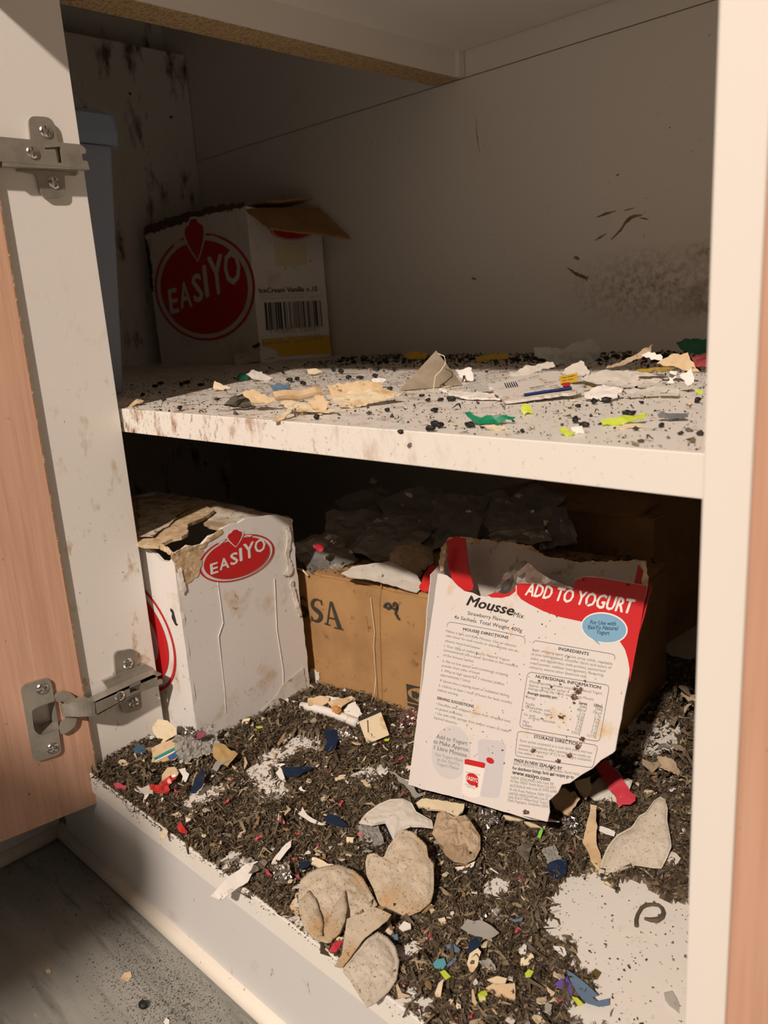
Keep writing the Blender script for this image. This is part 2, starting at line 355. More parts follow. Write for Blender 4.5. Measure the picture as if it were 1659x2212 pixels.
def screw(c, n, r, parent, ang=.4, name='screw'):
    n = unit(n); a = unit(np.cross(n, [.1, .2, 1])); b = np.cross(n, a); V, F = [], []; ns = 32
    rr = [1.0, .97, .8, .62, .5, .4, .3, .2, .1]
    V.append(np.asarray(c)+n*(r*.1))
    for k, t in enumerate(rr):
        for j in range(ns):
            q = 2*math.pi*j/ns; x, y = t*math.cos(q), t*math.sin(q); h = .42*math.sqrt(1.02-t*t)+.05 if k else 0.
            xr, yr = x*math.cos(ang)+y*math.sin(ang), -x*math.sin(ang)+y*math.cos(ang)
            if (abs(xr) < .13 and abs(yr) < .66) or (abs(yr) < .13 and abs(xr) < .66): h -= .38
            V.append(np.asarray(c)+r*(x*a+y*b+h*n))
    for k in range(len(rr)-1):
        for j in range(ns): F.append([1+k*ns+j, 1+k*ns+(j+1) % ns, 1+(k+1)*ns+(j+1) % ns, 1+(k+1)*ns+j])
    F.append([1+(len(rr)-1)*ns+j for j in range(ns)])
    return mk(name, V[0:1]+V[1:], F, m_screw, parent)
def with_hole(outer, hole):                         # outline plus hole joined by a slit
    outer, hole = list(outer), list(hole)[::-1]
    i, j = min(((i, j) for i in range(len(outer)) for j in range(len(hole))), key=lambda t: np.linalg.norm(outer[t[0]]-hole[t[1]]))
    return outer[:i+1]+hole[j:]+hole[:j+1]+outer[i:]
def area_sign(poly, n):
    c = np.mean(poly, 0); s = 0
    for i in range(len(poly)): s += np.cross(poly[i]-c, poly[(i+1) % len(poly)]-c) @ n
    return s
XN = np.array([1., 0, 0])
def onx(o, sc, pts, x): return [PX(a, b, x) for a, b in crop(*o, sc, pts)]
def ccw(p, n): return p if area_sign(p, n) > 0 else p[::-1]
# --- upper hinge
o, sc = (0, 220), 5.53
arm = ccw(rounded(onx(o, sc, [(-260, 390), (960, 508), (1025, 560), (1030, 615), (975, 625), (990, 700), (1045, 705), (1072, 805), (30, 712), (-260, 690)], 9.5), [0, 0, 1.5, 1, .5, .5, 1, .8, 0, 0], 4), XN)
hole = ccw(onx(o, sc, [(535, 548), (600, 545), (640, 538), (720, 536), (748, 728), (690, 726), (660, 570), (540, 565)], 9.5), XN)
hinge = mk('hinge', *prism(with_hole(arm, hole), -XN*1.4), m_metal, cab)
hinge['label'] = 'nickel hinge arm'
fl_ = onx(o, sc, [(30, 712), (1072, 800), (1072, 812), (40, 770), (30, 735)], 9.4)
mk('arm_flange', *prism(fl_, -XN*5.5, .3), m_metal, hinge)
fl_ = onx(o, sc, [(-200, 400), (960, 508), (960, 522), (-200, 414)], 8.2)
mk('arm_flange', *prism(fl_, -XN*4.5), m_metal, hinge)
mk('mounting_plate', *prism(rounded(onx(o, sc, [(340, 168), (640, 182), (695, 500), (365, 470)], 2.6), [4, 6, 0, 0]), -XN*2.6, .7), m_metal, hinge)
mk('mounting_plate', *prism(rounded(onx(o, sc, [(212, 792), (940, 848), (905, 884), (770, 872), (788, 1150), (500, 1150), (440, 860), (215, 832)], 2.6), [0, 0, 0, 1.5, 4, 5, 3, 0]), -XN*2.6, .7), m_metal, hinge)
mk('plate_saddle', *prism(onx(o, sc, [(300, 480), (900, 530), (930, 830), (330, 780)], 6.5), -XN*6.5, .4), m_metal, hinge)
for (a, b), x, r, an in (((545, 350), 2.4, 3.9, .5), ((385, 600), 9.5, 3.6, .3), ((890, 650), 7.0, 3.9, .9), ((645, 960), 2.4, 3.9, .2)):
    screw(PX(a/sc+o[0], b/sc+o[1], x), XN, r, hinge, an)
mk('knuckle', *prism([np.array([8.0, 2, 403]), np.array([6.5, -22, 403]), np.array([6.5, -22, 391]), np.array([8.0, 2, 391])], -XN*5, .4), m_metal, hinge)
cpz = [door_pt(a, z, 1.6) for a, z in ((8, 371), (24, 371), (24, 423), (8, 423))]
mk('cup_plate', *prism(rounded(cpz, 4), -DN*1.6, .4), m_metal, hinge)
# --- lower hinge
o, sc = (0, 1340), 3.95
arm = ccw(rounded(onx(o, sc, [(812, 692), (1180, 515), (1310, 462), (1340, 480), (1330, 520), (1385, 498), (1392, 540), (1205, 612), (1105, 655), (832, 808)], 13), [0, .5, 1.5, 1, .6, 1.5, 1.5, 1, .5, 0], 4), XN)
hole = ccw(onx(o, sc, [(1105, 562), (1198, 510), (1205, 592), (1112, 622)], 13), XN)
hinge = mk('hinge', *prism(with_hole(arm, hole), -XN*1.4), m_metal, cab)
hinge['label'] = 'nickel hinge arm joined to the door cup'
fl_ = onx(o, sc, [(812, 692), (1310, 462), (1372, 452), (1380, 462), (1330, 485), (815, 702)], 13)
mk('arm_flange', *prism(fl_, -XN*9.5, .3), m_metal, hinge)
fl_ = onx(o, sc, [(828, 800), (1105, 650), (1205, 608), (1208, 616), (1108, 660), (832, 810)], 13)
mk('arm_flange', *prism(fl_, -XN*8.5), m_metal, hinge)
mk('mounting_plate', *prism(rounded(onx(o, sc, [(975, 270), (1150, 240), (1178, 430), (990, 500)], 2.6), [4, 4, 0, 0]), -XN*2.6, .6), m_metal, hinge)
mk('mounting_plate', *prism(rounded(onx(o, sc, [(1020, 700), (1200, 620), (1215, 760), (1050, 800)], 2.6), [0, 0, 4, 4]), -XN*2.6, .6), m_metal, hinge)
mk('plate_saddle', *prism(onx(o, sc, [(880, 520), (1240, 372), (1262, 390), (1250, 560), (1010, 690), (915, 570)], 3.4), -XN*3.4, .4), m_metal, hinge)
for (a, b), x, r, an in (((1092, 368), 2.4, 3.9, .5), ((1020, 645), 12.8, 3.7, .1), ((1292, 505), 10.5, 3.7, .9), ((1140, 700), 2.4, 3.9, .2)):
    screw(PX(a/sc+o[0], b/sc+o[1], x), XN, r, hinge, an)
def ond(pts, d): return [PP(a, b, DO+DN*d, DN) for a, b in crop(0, 1340, 3.95, pts)]
plate = ccw(rounded(ond([(172, 560), (430, 485), (470, 700), (500, 940), (528, 1140), (290, 1215)], 2.0), [4.5, 4.5, 0, 0, 4.5, 4.5], 6), DN)
hole = ccw(rounded(ond([(268, 770), (330, 735), (468, 690), (505, 930), (345, 988), (292, 940)], 2.0), [2, 3, .5, .5, 3, 2], 4), DN)
cup = mk('cup_plate', *prism(with_hole(plate, hole), -DN*1.9), m_metal, hinge)
h2 = rounded(ond([(268, 770), (330, 735), (468, 690), (505, 930), (345, 988), (292, 940)], .9), [2, 3, .5, .5, 3, 2], 4)
c2 = np.mean(h2, 0); nn = len(h2)
V = [np.array(q)+.0 for q in h2]+[c2+(q-c2)*.75-DN*11 for q in h2]; F = [[i, (i+1) % nn, nn+(i+1) % nn, nn+i] for i in range(nn)]+[[nn+i for i in range(nn)]]
# the cup is sunk in the door: open the door board there
bm = bmesh.new(); bm.from_mesh(door.data); bm.free()
mk('cup', V, F, m_metal, hinge)
mk('cup_ear', *prism(rounded(ond([(462, 640), (520, 605), (590, 612), (655, 665), (560, 692), (480, 700)], 3.0), 2), -DN*2.6, .5), m_metal, hinge)
mk('cup_ear', *prism(rounded(ond([(505, 900), (560, 832), (660, 830), (640, 905), (585, 955), (515, 978)], 3.0), 2), -DN*2.6, .5), m_metal, hinge)
kn = []
for t in np.linspace(0, 1, 9):
    a = (520+t*285, 717-26*math.sin(t*1.5)); b = (540+t*275, 822+4*math.sin(t*3.1)-6*t); x = 3+10*math.sin(t*1.57)
    kn.append((PX(a[0]/3.95, 1340+a[1]/3.95, x), PX(b[0]/3.95, 1340+b[1]/3.95, x)))
V = [p for a, b in kn for p in (a, b, b-XN*1.4, a-XN*1.4)]; F = []
for i in range(8):
    for k in range(4): F.append([i*4+k, i*4+(k+1) % 4, i*4+4+(k+1) % 4, i*4+4+k])
F += [[0, 1, 2, 3], [32+3, 32+2, 32+1, 32]]
mk('knuckle', V, F, m_metal, hinge)
kn = [PX(a/3.95, 1340+b/3.95, x) for a, b, x in ((560, 704, 6), (650, 680, 8), (760, 668, 11), (810, 690, 12.6), (805, 700, 12.6), (755, 685, 11), (640, 700, 8), (560, 715, 6))]
mk('knuckle_flange', *prism(kn, -XN*5), m_metal, hinge)
screw(ond([(360, 582)], 1.9)[0], DN, 3.9, hinge, .6); screw(ond([(450, 1090)], 1.9)[0], DN, 3.9, hinge, .2)
def cut_cup():                                       # recess for the hinge cup, cut from the door's face
    hp = ond([(268, 770), (330, 735), (468, 690), (505, 930), (345, 988), (292, 940)], 0.0)
    face = ccw([door_pt(0, -24), door_pt(395, -24), door_pt(395, 536), door_pt(0, 536)], DN); hp = ccw(rounded(hp, [2, 3, .5, .5, 3, 2], 4), DN)
    v, f = prism(with_hole(face, hp), -DN*17)
    me = door.data; me.clear_geometry(); me.from_pydata(((np.asarray(v)-ORG[door.name])*S).tolist(), [], [list(map(int, q)) for q in f]); me.update()
cut_cup()

# ---------------------------------------------------------------- printing helpers: lettering and flat print as thin real meshes
_txt = {}
def glyphs(s, bold=0., res=2):
    k = (s, bold)
    if k in _txt: return _txt[k]
    c = bpy.data.curves.new('t', 'FONT'); c.body = s; c.size = 1; c.resolution_u = res
    ob = bpy.data.objects.new('t', c); me = bpy.data.meshes.new_from_object(ob)
    v = np.array([q.co[:] for q in me.vertices]) if len(me.vertices) else np.zeros((0, 3)); f = [list(p.vertices) for p in me.polygons]
    bpy.data.objects.remove(ob); bpy.data.curves.remove(c); bpy.data.meshes.remove(me)
    if bold and len(v):                                # heavier weight: the letter shape widened by small shifts
        sh = [(-bold, 0), (bold, 0), (0, bold*.7), (0, -bold*.7)]; N = len(v)
        f = [[i+q*N for i in t] for q in range(4) for t in f]; v = np.concatenate([v+np.array([a, b, .03*i]) for i, (a, b) in enumerate(sh)])
    _txt[k] = (v, f); return _txt[k]
def text(s, O, X, Y, width, m, parent, height=None, bold=0., shear=0., lift=.12, name='lettering', n=None):
    """one line of print: O = baseline start, X/Y unit axes in the surface, width in mm"""
    v, f = glyphs(s, bold)
    if not len(v): return
    x0, x1 = v[:, 0].min(), v[:, 0].max(); k = width/(x1-x0); ky = k if height is None else height/.73
    n = unit(np.cross(X, Y)) if n is None else n
    P = np.asarray(O)+np.outer((v[:, 0]-x0)*k+shear*v[:, 1]*ky, X)+np.outer(v[:, 1]*ky, Y)+np.outer(lift+v[:, 2], n)
    return P, f
def tline(s, a, b, m, parent, pt, n, h=None, bold=0., shear=0., lift=.12, name='lettering'):
    """print from photo pixel a to b (baseline) on the plane (pt, n)"""
    A, B = PP(*a, pt, n), PP(*b, pt, n); X = unit(B-A); Y = unit(np.cross(n, X))
    return text(s, A, X, Y, np.linalg.norm(B-A), m, parent, h, bold, shear, lift, name, n)
def put(name, parts, m, parent): return mk(name, *merge(*[p for p in parts if p is not None]), m, parent)
def flat(poly, n, lift, t=.05): return prism([np.asarray(q)+np.asarray(n)*lift for q in ccw([np.asarray(q, float) for q in poly], n)], np.asarray(n)*t)
def ring(C, X, Y, a1, b1, a0, b0, n, lift, ns=56, t0=0, t1=2*math.pi):
    V, F = [], []; full = abs(t1-t0-2*math.pi) < 1e-6; K = ns if full else ns+1
    for i in range(K):
        q = t0+(t1-t0)*i/ns
        for a, b in ((a1, b1), (a0, b0)): V.append(C+X*a*math.cos(q)+Y*b*math.sin(q)+n*lift)
    for i in range(ns): j = (i+1) % K; F.append([2*i, 2*j, 2*j+1, 2*i+1])
    return np.array(V), F
def ell(C, X, Y, a, b, ns=48, t0=0, t1=2*math.pi): return [C+X*a*math.cos(t0+(t1-t0)*i/ns)+Y*b*math.sin(t0+(t1-t0)*i/ns) for i in range(ns)]
RED = (.56, .018, .022)
m_red = mat('red_print', RED, .45); m_wprint = mat('white_print', (.80, .77, .73), .5); m_kprint = mat('black_print', (.022, .02, .02), .6)
m_grey = mat('grey_print', (.20, .195, .19), .6); m_lgrey = mat('light_grey_print', (.40, .39, .39), .6)
def logo(parent, C, X, Y, a, b, tilt=.22, grow=.5):
    """oval fruit emblem with the word EASIYO"""
    n = unit(np.cross(X, Y)); P = lambda u, v: C+X*a*u+Y*b*v
    mk('emblem_ring', *ring(C, X, Y, a, b, a*.955, b*.955, n, .14), m_red, parent)
    mk('emblem_disc', *flat(ell(C, X, Y, a*.87, b*.87, 56), n, .10), m_red, parent)
    st = [(0, .52), (-.07, .66), (-.15, .84), (-.2, 1.02), (-.17, 1.13), (-.09, 1.18), (-.04, 1.27), (.06, 1.27), (.1, 1.19), (.18, 1.12), (.19, 1.0), (.14, .82), (.07, .65)]
    mk('emblem_outline', *flat([P(-.03+u*1.22, .9+(v-.9)*1.1) for u, v in st], n, .17), m_wprint, parent)
    mk('emblem_strawberry', *flat([P(-.03+u, v) for u, v in st], n, .23), m_red, parent)
    for s in (-1, 1): put('emblem_leaf', [flat([P(-.03+s*.24, .93), P(-.03+s*.38, .80), P(-.03+s*.46, .86), P(-.03+s*.34, .92)], n, .2)], m_wprint, parent)
    parts = []; x = -.72
    for ch, wd, hh, y0 in (('E', .20, .48, -.44), ('A', .25, .50, -.36), ('S', .21, .54, -.27), ('I', .08, .60, -.19), ('Y', .30, .72, -.17), ('O', .31, .62, -.02)):
        v, f = glyphs(ch, .028); x0, x1 = v[:, 0].min(), v[:, 0].max(); k = wd/(x1-x0); y1 = v[:, 1].max(); yb = v[:, 1].min()
        u = x+(v[:, 0]-x0)*k; vv = y0+(v[:, 1]-yb)/(y1-yb)*hh+(u-x)*tilt
        parts.append((np.array([P(p, q)+n*(.26+r) for p, q, r in zip(u, vv, v[:, 2])]), f)); x += wd+(.035 if ch != 'Y' else -.0)
    put('emblem_lettering', parts, m_wprint, parent)

# ---------------------------------------------------------------- cartons
m_wcard = mat('white_coated_card', (.78, .75, .72), .5, spots=[((.55, .42, .26), 28, .60, .80), ((.42, .27, .12), 140, .70, .75), ((.12, .08, .04), 300, .735, .755)], bump=(60, .10, .0008, (.6, .6, 3)))
m_wcard_top = mat('dirty_card_top', (.66, .60, .51), .8, spots=[((.40, .29, .17), 60, .50, .66), ((.15, .10, .05), 130, .62, .70)], bump=(200, .4))
m_torn = mat('torn_card_core', (.62, .46, .28), .9, var=((.44, .30, .16), 120, .4, .62, (.5, 1, 1)), spots=[((.74, .62, .46), 200, .58, .68)], bump=(400, .6, .001))
m_brown = mat('brown_corrugated_card', (.43, .25, .105), .75, var=((.35, .195, .08), 30, .4, .65), spots=[((.20, .11, .05), 110, .66, .74), ((.15, .08, .03), 260, .72, .75)], bump=(90, .2, .0008))
m_inside = mat('grey_card_inside', (.50, .46, .41), .8, spots=[((.28, .18, .10), 90, .62, .74)], bump=(300, .2))
m_mousse = mat('white_box_print', (.71, .675, .645), .38, spots=[((.66, .47, .25), 34, .645, .76), ((.10, .06, .03), 300, .725, .745)])
m_yel = mat('yellow_print', (.72, .46, .035), .5); m_cream = mat('cream_print', (.70, .62, .40), .5)
m_blue = mat('pale_blue_print', (.20, .40, .58), .45); m_navyp = mat('navy_print', (.02, .05, .22), .5)
m_tape = mat('old_tape', (.74, .70, .65), .25, spots=[((.45, .33, .2), 100, .6, .7)])
EZ = np.array([0, 0, 1.]); EX = np.array([1., 0, 0]); EY = np.array([0, 1., 0])

# --- white fruit-emblem carton on the bottom shelf
X1, Y0, Y1, H1 = 33., 68., 174., 146.
c1 = thing('carton', 'white carton with chewed open top beside the lower hinge, red oval emblem', 'box', (-50, 120, 0))
fx = [PX(*q, X1) for q in ((425, 1612), (664, 1492), (630, 1122), (598, 1112), (545, 1118), (482, 1140), (470, 1152), (452, 1158), (436, 1176), (420, 1180), (405, 1178), (390, 1190), (374, 1196))]
fx[0] = np.array([X1, Y0, 1.]); fx[1] = np.array([X1, Y1, 1.])
mk('front_face', *sheet(fx, 2.6, 7, .5, 60, 3, .35), m_wcard, c1)
fy = [np.array(q) for q in ((X1, Y0, 1.), (-170, Y0, 1.), (-170, Y0, H1), (-40, Y0, H1), (-18, Y0, H1-1), (2, Y0, H1-3), (16, Y0, H1-9), (26, Y0, H1-8), (X1, Y0, H1-3))]
mk('side_face', *sheet(fy, 2.6, 8, .3, 60, 4, .3), m_wcard, c1)
mk('back_face', *rbox((-170, Y1-2.6, 1), (X1-2.7, Y1, H1-2), 0), m_wcard, c1)
mk('end_face', *rbox((-170, Y0, 1), (-167.4, Y1-2.7, H1-2), 0), m_wcard, c1)
mk('base', *rbox((-167, Y0+2.7, 1), (X1-2.7, Y1-2.7, 3.5), 0), m_inside, c1)
tl = [PZ(*q, H1+4) for q in ((298, 1172), (342, 1175), (372, 1163), (392, 1160), (408, 1150), (405, 1136), (440, 1118), (462, 1101), (438, 1088), (400, 1082), (352, 1075), (300, 1070))]+[np.array([-166., 118, H1+1]), np.array([-166., Y0+1, H1+1])]
fl1 = mk('top_flap', *sheet(tl, 2.4, 7, 2.2, 40, 8, 1.2, lift=lambda v: .0), m_torn, c1); fl1['label'] = 'torn tan cardboard flap'
tl2 = [q+np.array([-3, 5, 1.6]) for q in tl]; tl2 = tl2[3:]+[np.array([-60., Y0+8, H1+5])]
mk('top_flap_paper', *sheet([PZ(*q, H1+6.2) for q in ((300, 1160), (330, 1158), (372, 1128), (392, 1106), (418, 1092), (390, 1084), (350, 1078), (300, 1074))], .5, 6, 1.4, 30, 9, .8), m_wcard_top, c1)
tr = [PZ(*q, H1) for q in ((478, 1141), (545, 1118), (598, 1112), (632, 1122))]+[np.array([28., Y1-1, H1]), np.array([-60., Y1-1, H1]), np.array([-150., Y1-2, H1]), np.array([-150., Y1-28, H1])]+[PZ(*q, H1) for q in ((405, 1090), (430, 1100), (446, 1112), (440, 1130), (462, 1138))]
mk('top_flap', *sheet(tr, 2.4, 7, 1.2, 50, 11, .8), m_wcard_top, c1)
for poly, sd in ((((371, 1197), (386, 1192), (402, 1180), (420, 1181), (436, 1178), (441, 1196), (431, 1238), (414, 1256), (398, 1262), (387, 1258), (379, 1225)), 1),):
    mk('peeled_patch', *sheet([PX(*q, X1+.5) for q in poly], .5, 3, .35, 10, sd, .5, fine=.3), m_torn, c1)
mk('torn_edge', *sheet([PX(*q, X1+1.0) for q in ((384, 1232), (392, 1226), (397, 1250), (402, 1270), (398, 1285), (390, 1275))], .6, 2, .8, 5, 31, .5), mat('torn_white_paper', (.78, .73, .66), .8, spots=[((.5, .35, .2), 150, .6, .7)]), c1)
for pts, sd in (([(379, 1193), (398, 1182), (420, 1183), (437, 1176), (455, 1160), (480, 1143), (482, 1150), (458, 1167), (440, 1183), (420, 1190), (400, 1190), (384, 1201)], 41), ([(304, 1174), (340, 1184), (368, 1199), (374, 1196), (350, 1176), (306, 1168)], 42)):
    pl = (lambda q: PX(*q, X1+.8)) if sd == 41 else (lambda q: PY(*q, Y0-.6))
    mk('torn_edge', *sheet([pl(q) for q in pts], 1.2, 2.2, .8, 6, sd, .5), m_torn, c1)
for pts, sd in (([(624, 1135), (630, 1170), (626, 1200), (634, 1232), (624, 1245), (612, 1243), (622, 1228), (617, 1195), (621, 1165), (617, 1135)], 51), ([(632, 1252), (640, 1285), (652, 1330), (646, 1332), (636, 1300), (626, 1262)], 52)):
    mk('torn_edge', *sheet([PX(*q, X1+1.2) for q in pts], .5, 2.2, 1., 6, sd, .4), mat('torn_white_paper', (1, 1, 1)), c1)
mk('clear_tape', *sheet([PX(*q, X1+.8) for q in ((612, 1478), (655, 1442), (664, 1490), (640, 1520), (590, 1550), (560, 1540), (600, 1500))], .15, 4, .8, 14, 5, .3), m_tape, c1)
# creases pressed into the big face
def strip(pts, wd, n, lift=.1):
    V, F = [], []; pts = [np.asarray(p, float) for p in pts]
    for i, p in enumerate(pts):
        t = unit(pts[min(i+1, len(pts)-1)]-pts[max(i-1, 0)]); s = np.cross(n, t)
        V += [p+s*wd/2+n*lift, p-s*wd/2+n*lift]
    return np.array(V), [[2*i, 2*i+1, 2*i+3, 2*i+2] for i in range(len(pts)-1)]
for pts in (((470, 1255), (482, 1345), (472, 1375), (485, 1490), (488, 1540)), ((593, 1250), (598, 1360), (612, 1450), (612, 1510))):
    q = [PX(*p, X1+.2) for p in pts]; mk('crease', *tube(q, .32, 6), m_wcard, c1)
Lc, Rc, Tc = PX(428, 1222, X1+.4), PX(591, 1181, X1+.4), PX(503, 1143, X1+.4)
lx = unit(Rc-Lc); ly = unit(np.cross(EX, lx)); cc = (Lc+Rc)/2
logo(c1, cc+np.array([.0, 0, -1.5]), lx, ly, np.linalg.norm(Rc-Lc)/2, 16.5, .10)
cy = np.array([-42., Y0-.4, 70.]); nY = -EY
mk('emblem_ring', *ring(cy, EX, EZ, 61, 46, 58.2, 43.6, nY, .12), m_red, c1)
mk('emblem_disc', *ring(cy, EX, EZ, 51.5, 38.6, 38, 26, nY, .12), m_red, c1)
mk('dark_stain', *sheet([PY(*q, Y0-.5) for q in ((368, 1314), (373, 1318), (378, 1335), (384, 1350), (380, 1352), (371, 1335))], .3, 2, .2, 5, 61, .5), m_kprint, c1)

# --- brown carton with stencilled letters
ba = math.radians(7); e1 = np.array([math.cos(ba), math.sin(ba), 0]); e2 = np.array([-math.sin(ba), math.cos(ba), 0]); A2 = np.array([17., 184., 0]); BH = 96.; nB = -e2
def bp(a, b, z): return A2+e1*a+e2*b+EZ*z
c2 = thing('carton', 'brown cardboard carton with black serif letters standing behind the torn printed box', 'box', bp(120, 60, 0))
mk('front_face', *sheet([bp(0, 0, 1), bp(250, 0, 1), bp(250, 0, BH), bp(170, 0, BH+1), bp(120, 0, BH-1), bp(60, 0, BH+.5), bp(0, 0, BH)], 3, 9, .6, 60, 5, .5), m_brown, c2)
for a0, a1, b0, b1 in ((0, 3, 3.2, 140), (247, 250, 3.2, 140), (3.2, 246.8, 137, 140)):
    mk('wall', *prism([bp(a0, b0, 1), bp(a1, b0, 1), bp(a1, b1, 1), bp(a0, b1, 1)], EZ*(BH-2)), m_brown, c2)
mk('lid', *prism([bp(1, 2, BH-1), bp(249, 2, BH-1), bp(249, 139, BH-1), bp(1, 139, BH-1)], EZ*2.5), m_brown, c2)
fp = bp(0, 0, 0)-nB*(-.7)
def onb(pts, l=.8): return [PP(*q, bp(0, 0, 0)+nB*l, nB) for q in pts]
mk('torn_label', *sheet(onb([(672, 1444), (690, 1452), (688, 1470), (700, 1490), (716, 1505), (690, 1512), (668, 1490), (662, 1462)], .9), .3, 3, .4, 12, 7, .7), mat('torn_white_paper', (1, 1, 1)), c2)
for pts in (((826, 1240), (820, 1300), (822, 1420), (826, 1540)), ((790, 1330), (796, 1366), (812, 1382))):
    mk('crease', *tube(onb(pts, .5), .5, 6), m_brown, c2)
def bez(P, k=10):
    P = [np.asarray(p, float) for p in P]; o = []
    for i in range(0, len(P)-3, 3):
        for t in np.linspace(0, 1, k, endpoint=False): o.append((1-t)**3*P[i]+3*t*(1-t)**2*P[i+1]+3*t*t*(1-t)*P[i+2]+t**3*P[i+3])
    o.append(P[-1]); return o
def brush(px, wds, n=nB, lift=.9):
    c = onb(px, lift); V, F = [], []
    for i, p in enumerate(c):
        t = unit(c[min(i+1, len(c)-1)]-c[max(i-1, 0)]); s = np.cross(n, t); wd = np.interp(i/(len(c)-1), np.linspace(0, 1, len(wds)), wds)
        V += [p+s*wd/2, p-s*wd/2]
    return np.array(V), [[2*i, 2*i+1, 2*i+3, 2*i+2] for i in range(len(c)-1)]
def cvt(pts): return crop(620, 1300, 4.608, pts)
Sx = [(345, 20), (325, -40), (250, -40), (248, 25), (250, 80), (338, 90), (335, 145), (330, 205), (255, 210), (244, 150)]
stencil = mat('faded_black_stencil', (.045, .04, .03), .8)
put('lettering', [brush(cvt(bez(Sx)), (1.2, 1.6, 3.2, 4.6, 4.2, 2.2, 1.2)), flat(onb(cvt([(238, 140), (246, 140), (252, 185), (240, 195)])), nB, 0), flat(onb(cvt([(334, -20), (344, -20), (350, 35), (338, 30)])), nB, 0)], stencil, c2)
put('lettering', [flat(onb(cvt(q)), nB, 0) for q in ([(425, -5), (452, 0), (545, 268), (500, 258)], [(425, -5), (436, 20), (405, 225), (392, 222)], [(372, 208), (428, 226), (430, 240), (374, 224)], [(470, 250), (560, 272), (562, 284), (470, 264)], [(412, 150), (482, 165), (486, 180), (412, 166)])], stencil, c2)
S2 = [(190, 0), (170, -55), (110, -50), (112, 20), (115, 70), (196, 70), (196, 110), (196, 150), (130, 160), (120, 120)]
put('lettering', [brush(cvt(bez(S2)), (1.2, 1.6, 3.2, 4.6, 4.2, 2.2, 1.2))], stencil, c2)
put('scrawl', [brush(cvt(bez(P)), (1.6, 2.6, 2.0)) for P in ([(965, 60), (965, 10), (1030, 5), (1030, 45), (1030, 75), (975, 75), (985, 30)], [(1030, 45), (1060, 80), (1100, 90), (1095, 40), (1090, 0), (1050, 10), (1060, 50)], [(1085, 45), (1120, 60), (1060, 110), (1090, 130), (1100, 150), (1100, 170), (1125, 172)])], stencil, c2)
lq = onb(cvt([(1185, 815), (1560, 905), (1575, 1080), (1200, 990)]), .8)
ctr = np.mean(lq, 0); ux = unit(lq[1]-lq[0]); uy = unit(np.cross(nB, ux))
mk('printed_block', *flat(lq, nB, 0), stencil, c2)
wq = np.linalg.norm(lq[1]-lq[0]); hq = abs((lq[0]-lq[3]) @ uy)
mk('printed_oval', *flat(ell(ctr, ux, uy, wq*.47, hq*.43), nB, .15), m_brown, c2)
put('lettering', [text('IKEA', ctr-ux*wq*.36-uy*hq*.2, ux, uy, wq*.72, None, None, hq*.40, .07, 0, .3, n=nB)], stencil, c2)
put('printed_block', [flat(onb(cvt([(1198, 1005), (1320, 1035), (1322, 1060), (1200, 1030)]), .8), nB, 0)], stencil, c2)

# --- second brown carton in the dark back corner
c3 = thing('carton', 'dusty brown carton in the dark back corner against the back panel, lid creased', 'box', (140, 440, 0))
rb = math.radians(-4); g1 = np.array([math.cos(rb), math.sin(rb), 0]); g2 = np.array([-math.sin(rb), math.cos(rb), 0])
def cp(a, b, z): return np.array([212., 398, 0])-g1*a+g2*b+EZ*z
for q in (((0, 0), (0, 92)), ((0, 0), (170, 0)), ((170, 0), (170, 92)), ((0, 92), (170, 92))):
    p0, p1 = cp(*q[0], 1), cp(*q[1], 1); nn_ = unit(np.cross(p1-p0, EZ)); mk('wall', *prism([p0, p1, p1+EZ*116, p0+EZ*116], nn_*2.5), m_brown, c3)
mk('lid', *sheet([cp(0, 0, 118), cp(80, 0, 120), cp(170, 0, 117), cp(170, 92, 118), cp(60, 92, 121), cp(0, 92, 118)], 2.5, 12, 3, 50, 3, .6), m_brown, c3)
mk('lid_flap', *sheet([cp(12, -3, 121), cp(80, -6, 112), cp(120, 10, 123), cp(60, 40, 124), cp(10, 30, 123)], 2.5, 9, 2.5, 30, 6, .8), m_brown, c3)

# --- fruit-emblem carton on the middle shelf
u1 = unit([205., 25, 0]); u2 = unit([27., 93, 0]); K = np.array([-299., 409., ZM])   # a skewed, half collapsed carton
def kp(a, b, z): return K-u1*a+u2*b+EZ*z
c4 = thing('carton', 'white carton with large red oval emblem and barcode on the middle shelf', 'box', kp(95, 43, 0))
mk('front_face', *sheet([kp(0, 0, 0), kp(193, 0, 0), kp(193, 0, 172), kp(120, 0, 176), kp(60, 0, 179), kp(0, 0, 180)], 2.5, 10, .5, 60, 2, .3), m_wcard, c4)
mk('side_face', *sheet([kp(0, 0, 0), kp(0, 95, 0), kp(0, 95, 164), kp(0, 0, 180)], 2.5, 10, .4, 50, 4, .2), m_wcard, c4)
mk('back_face', *prism([kp(3, 92.5, 0), kp(190, 92.5, 0), kp(190, 95, 0), kp(3, 95, 0)], EZ*168), m_inside, c4)
mk('end_face', *prism([kp(190.5, 2.7, 0), kp(193, 2.7, 0), kp(193, 92, 0), kp(190.5, 92, 0)], EZ*168), m_inside, c4)
mk('base', *prism([kp(3, 3, .2), kp(190, 3, .2), kp(190, 92, .2), kp(3, 92, .2)], EZ*2), m_inside, c4)
hA, hB = kp(0, 0, 181), kp(2, 95, 176); oB, oA = PX(759, 508, -212), PX(581, 497, -262)
mk('top_flap', *sheet([hA, hB, oB, oA], 2.4, 7, 1.0, 30, 12, .7), m_brown, c4)
mk('top_flap', *sheet([kp(4, 30, 182), kp(188, 40, 177), kp(190, 92, 176), kp(6, 92, 190)], 2.4, 8, 3.5, 40, 13, 1.2), m_brown, c4)
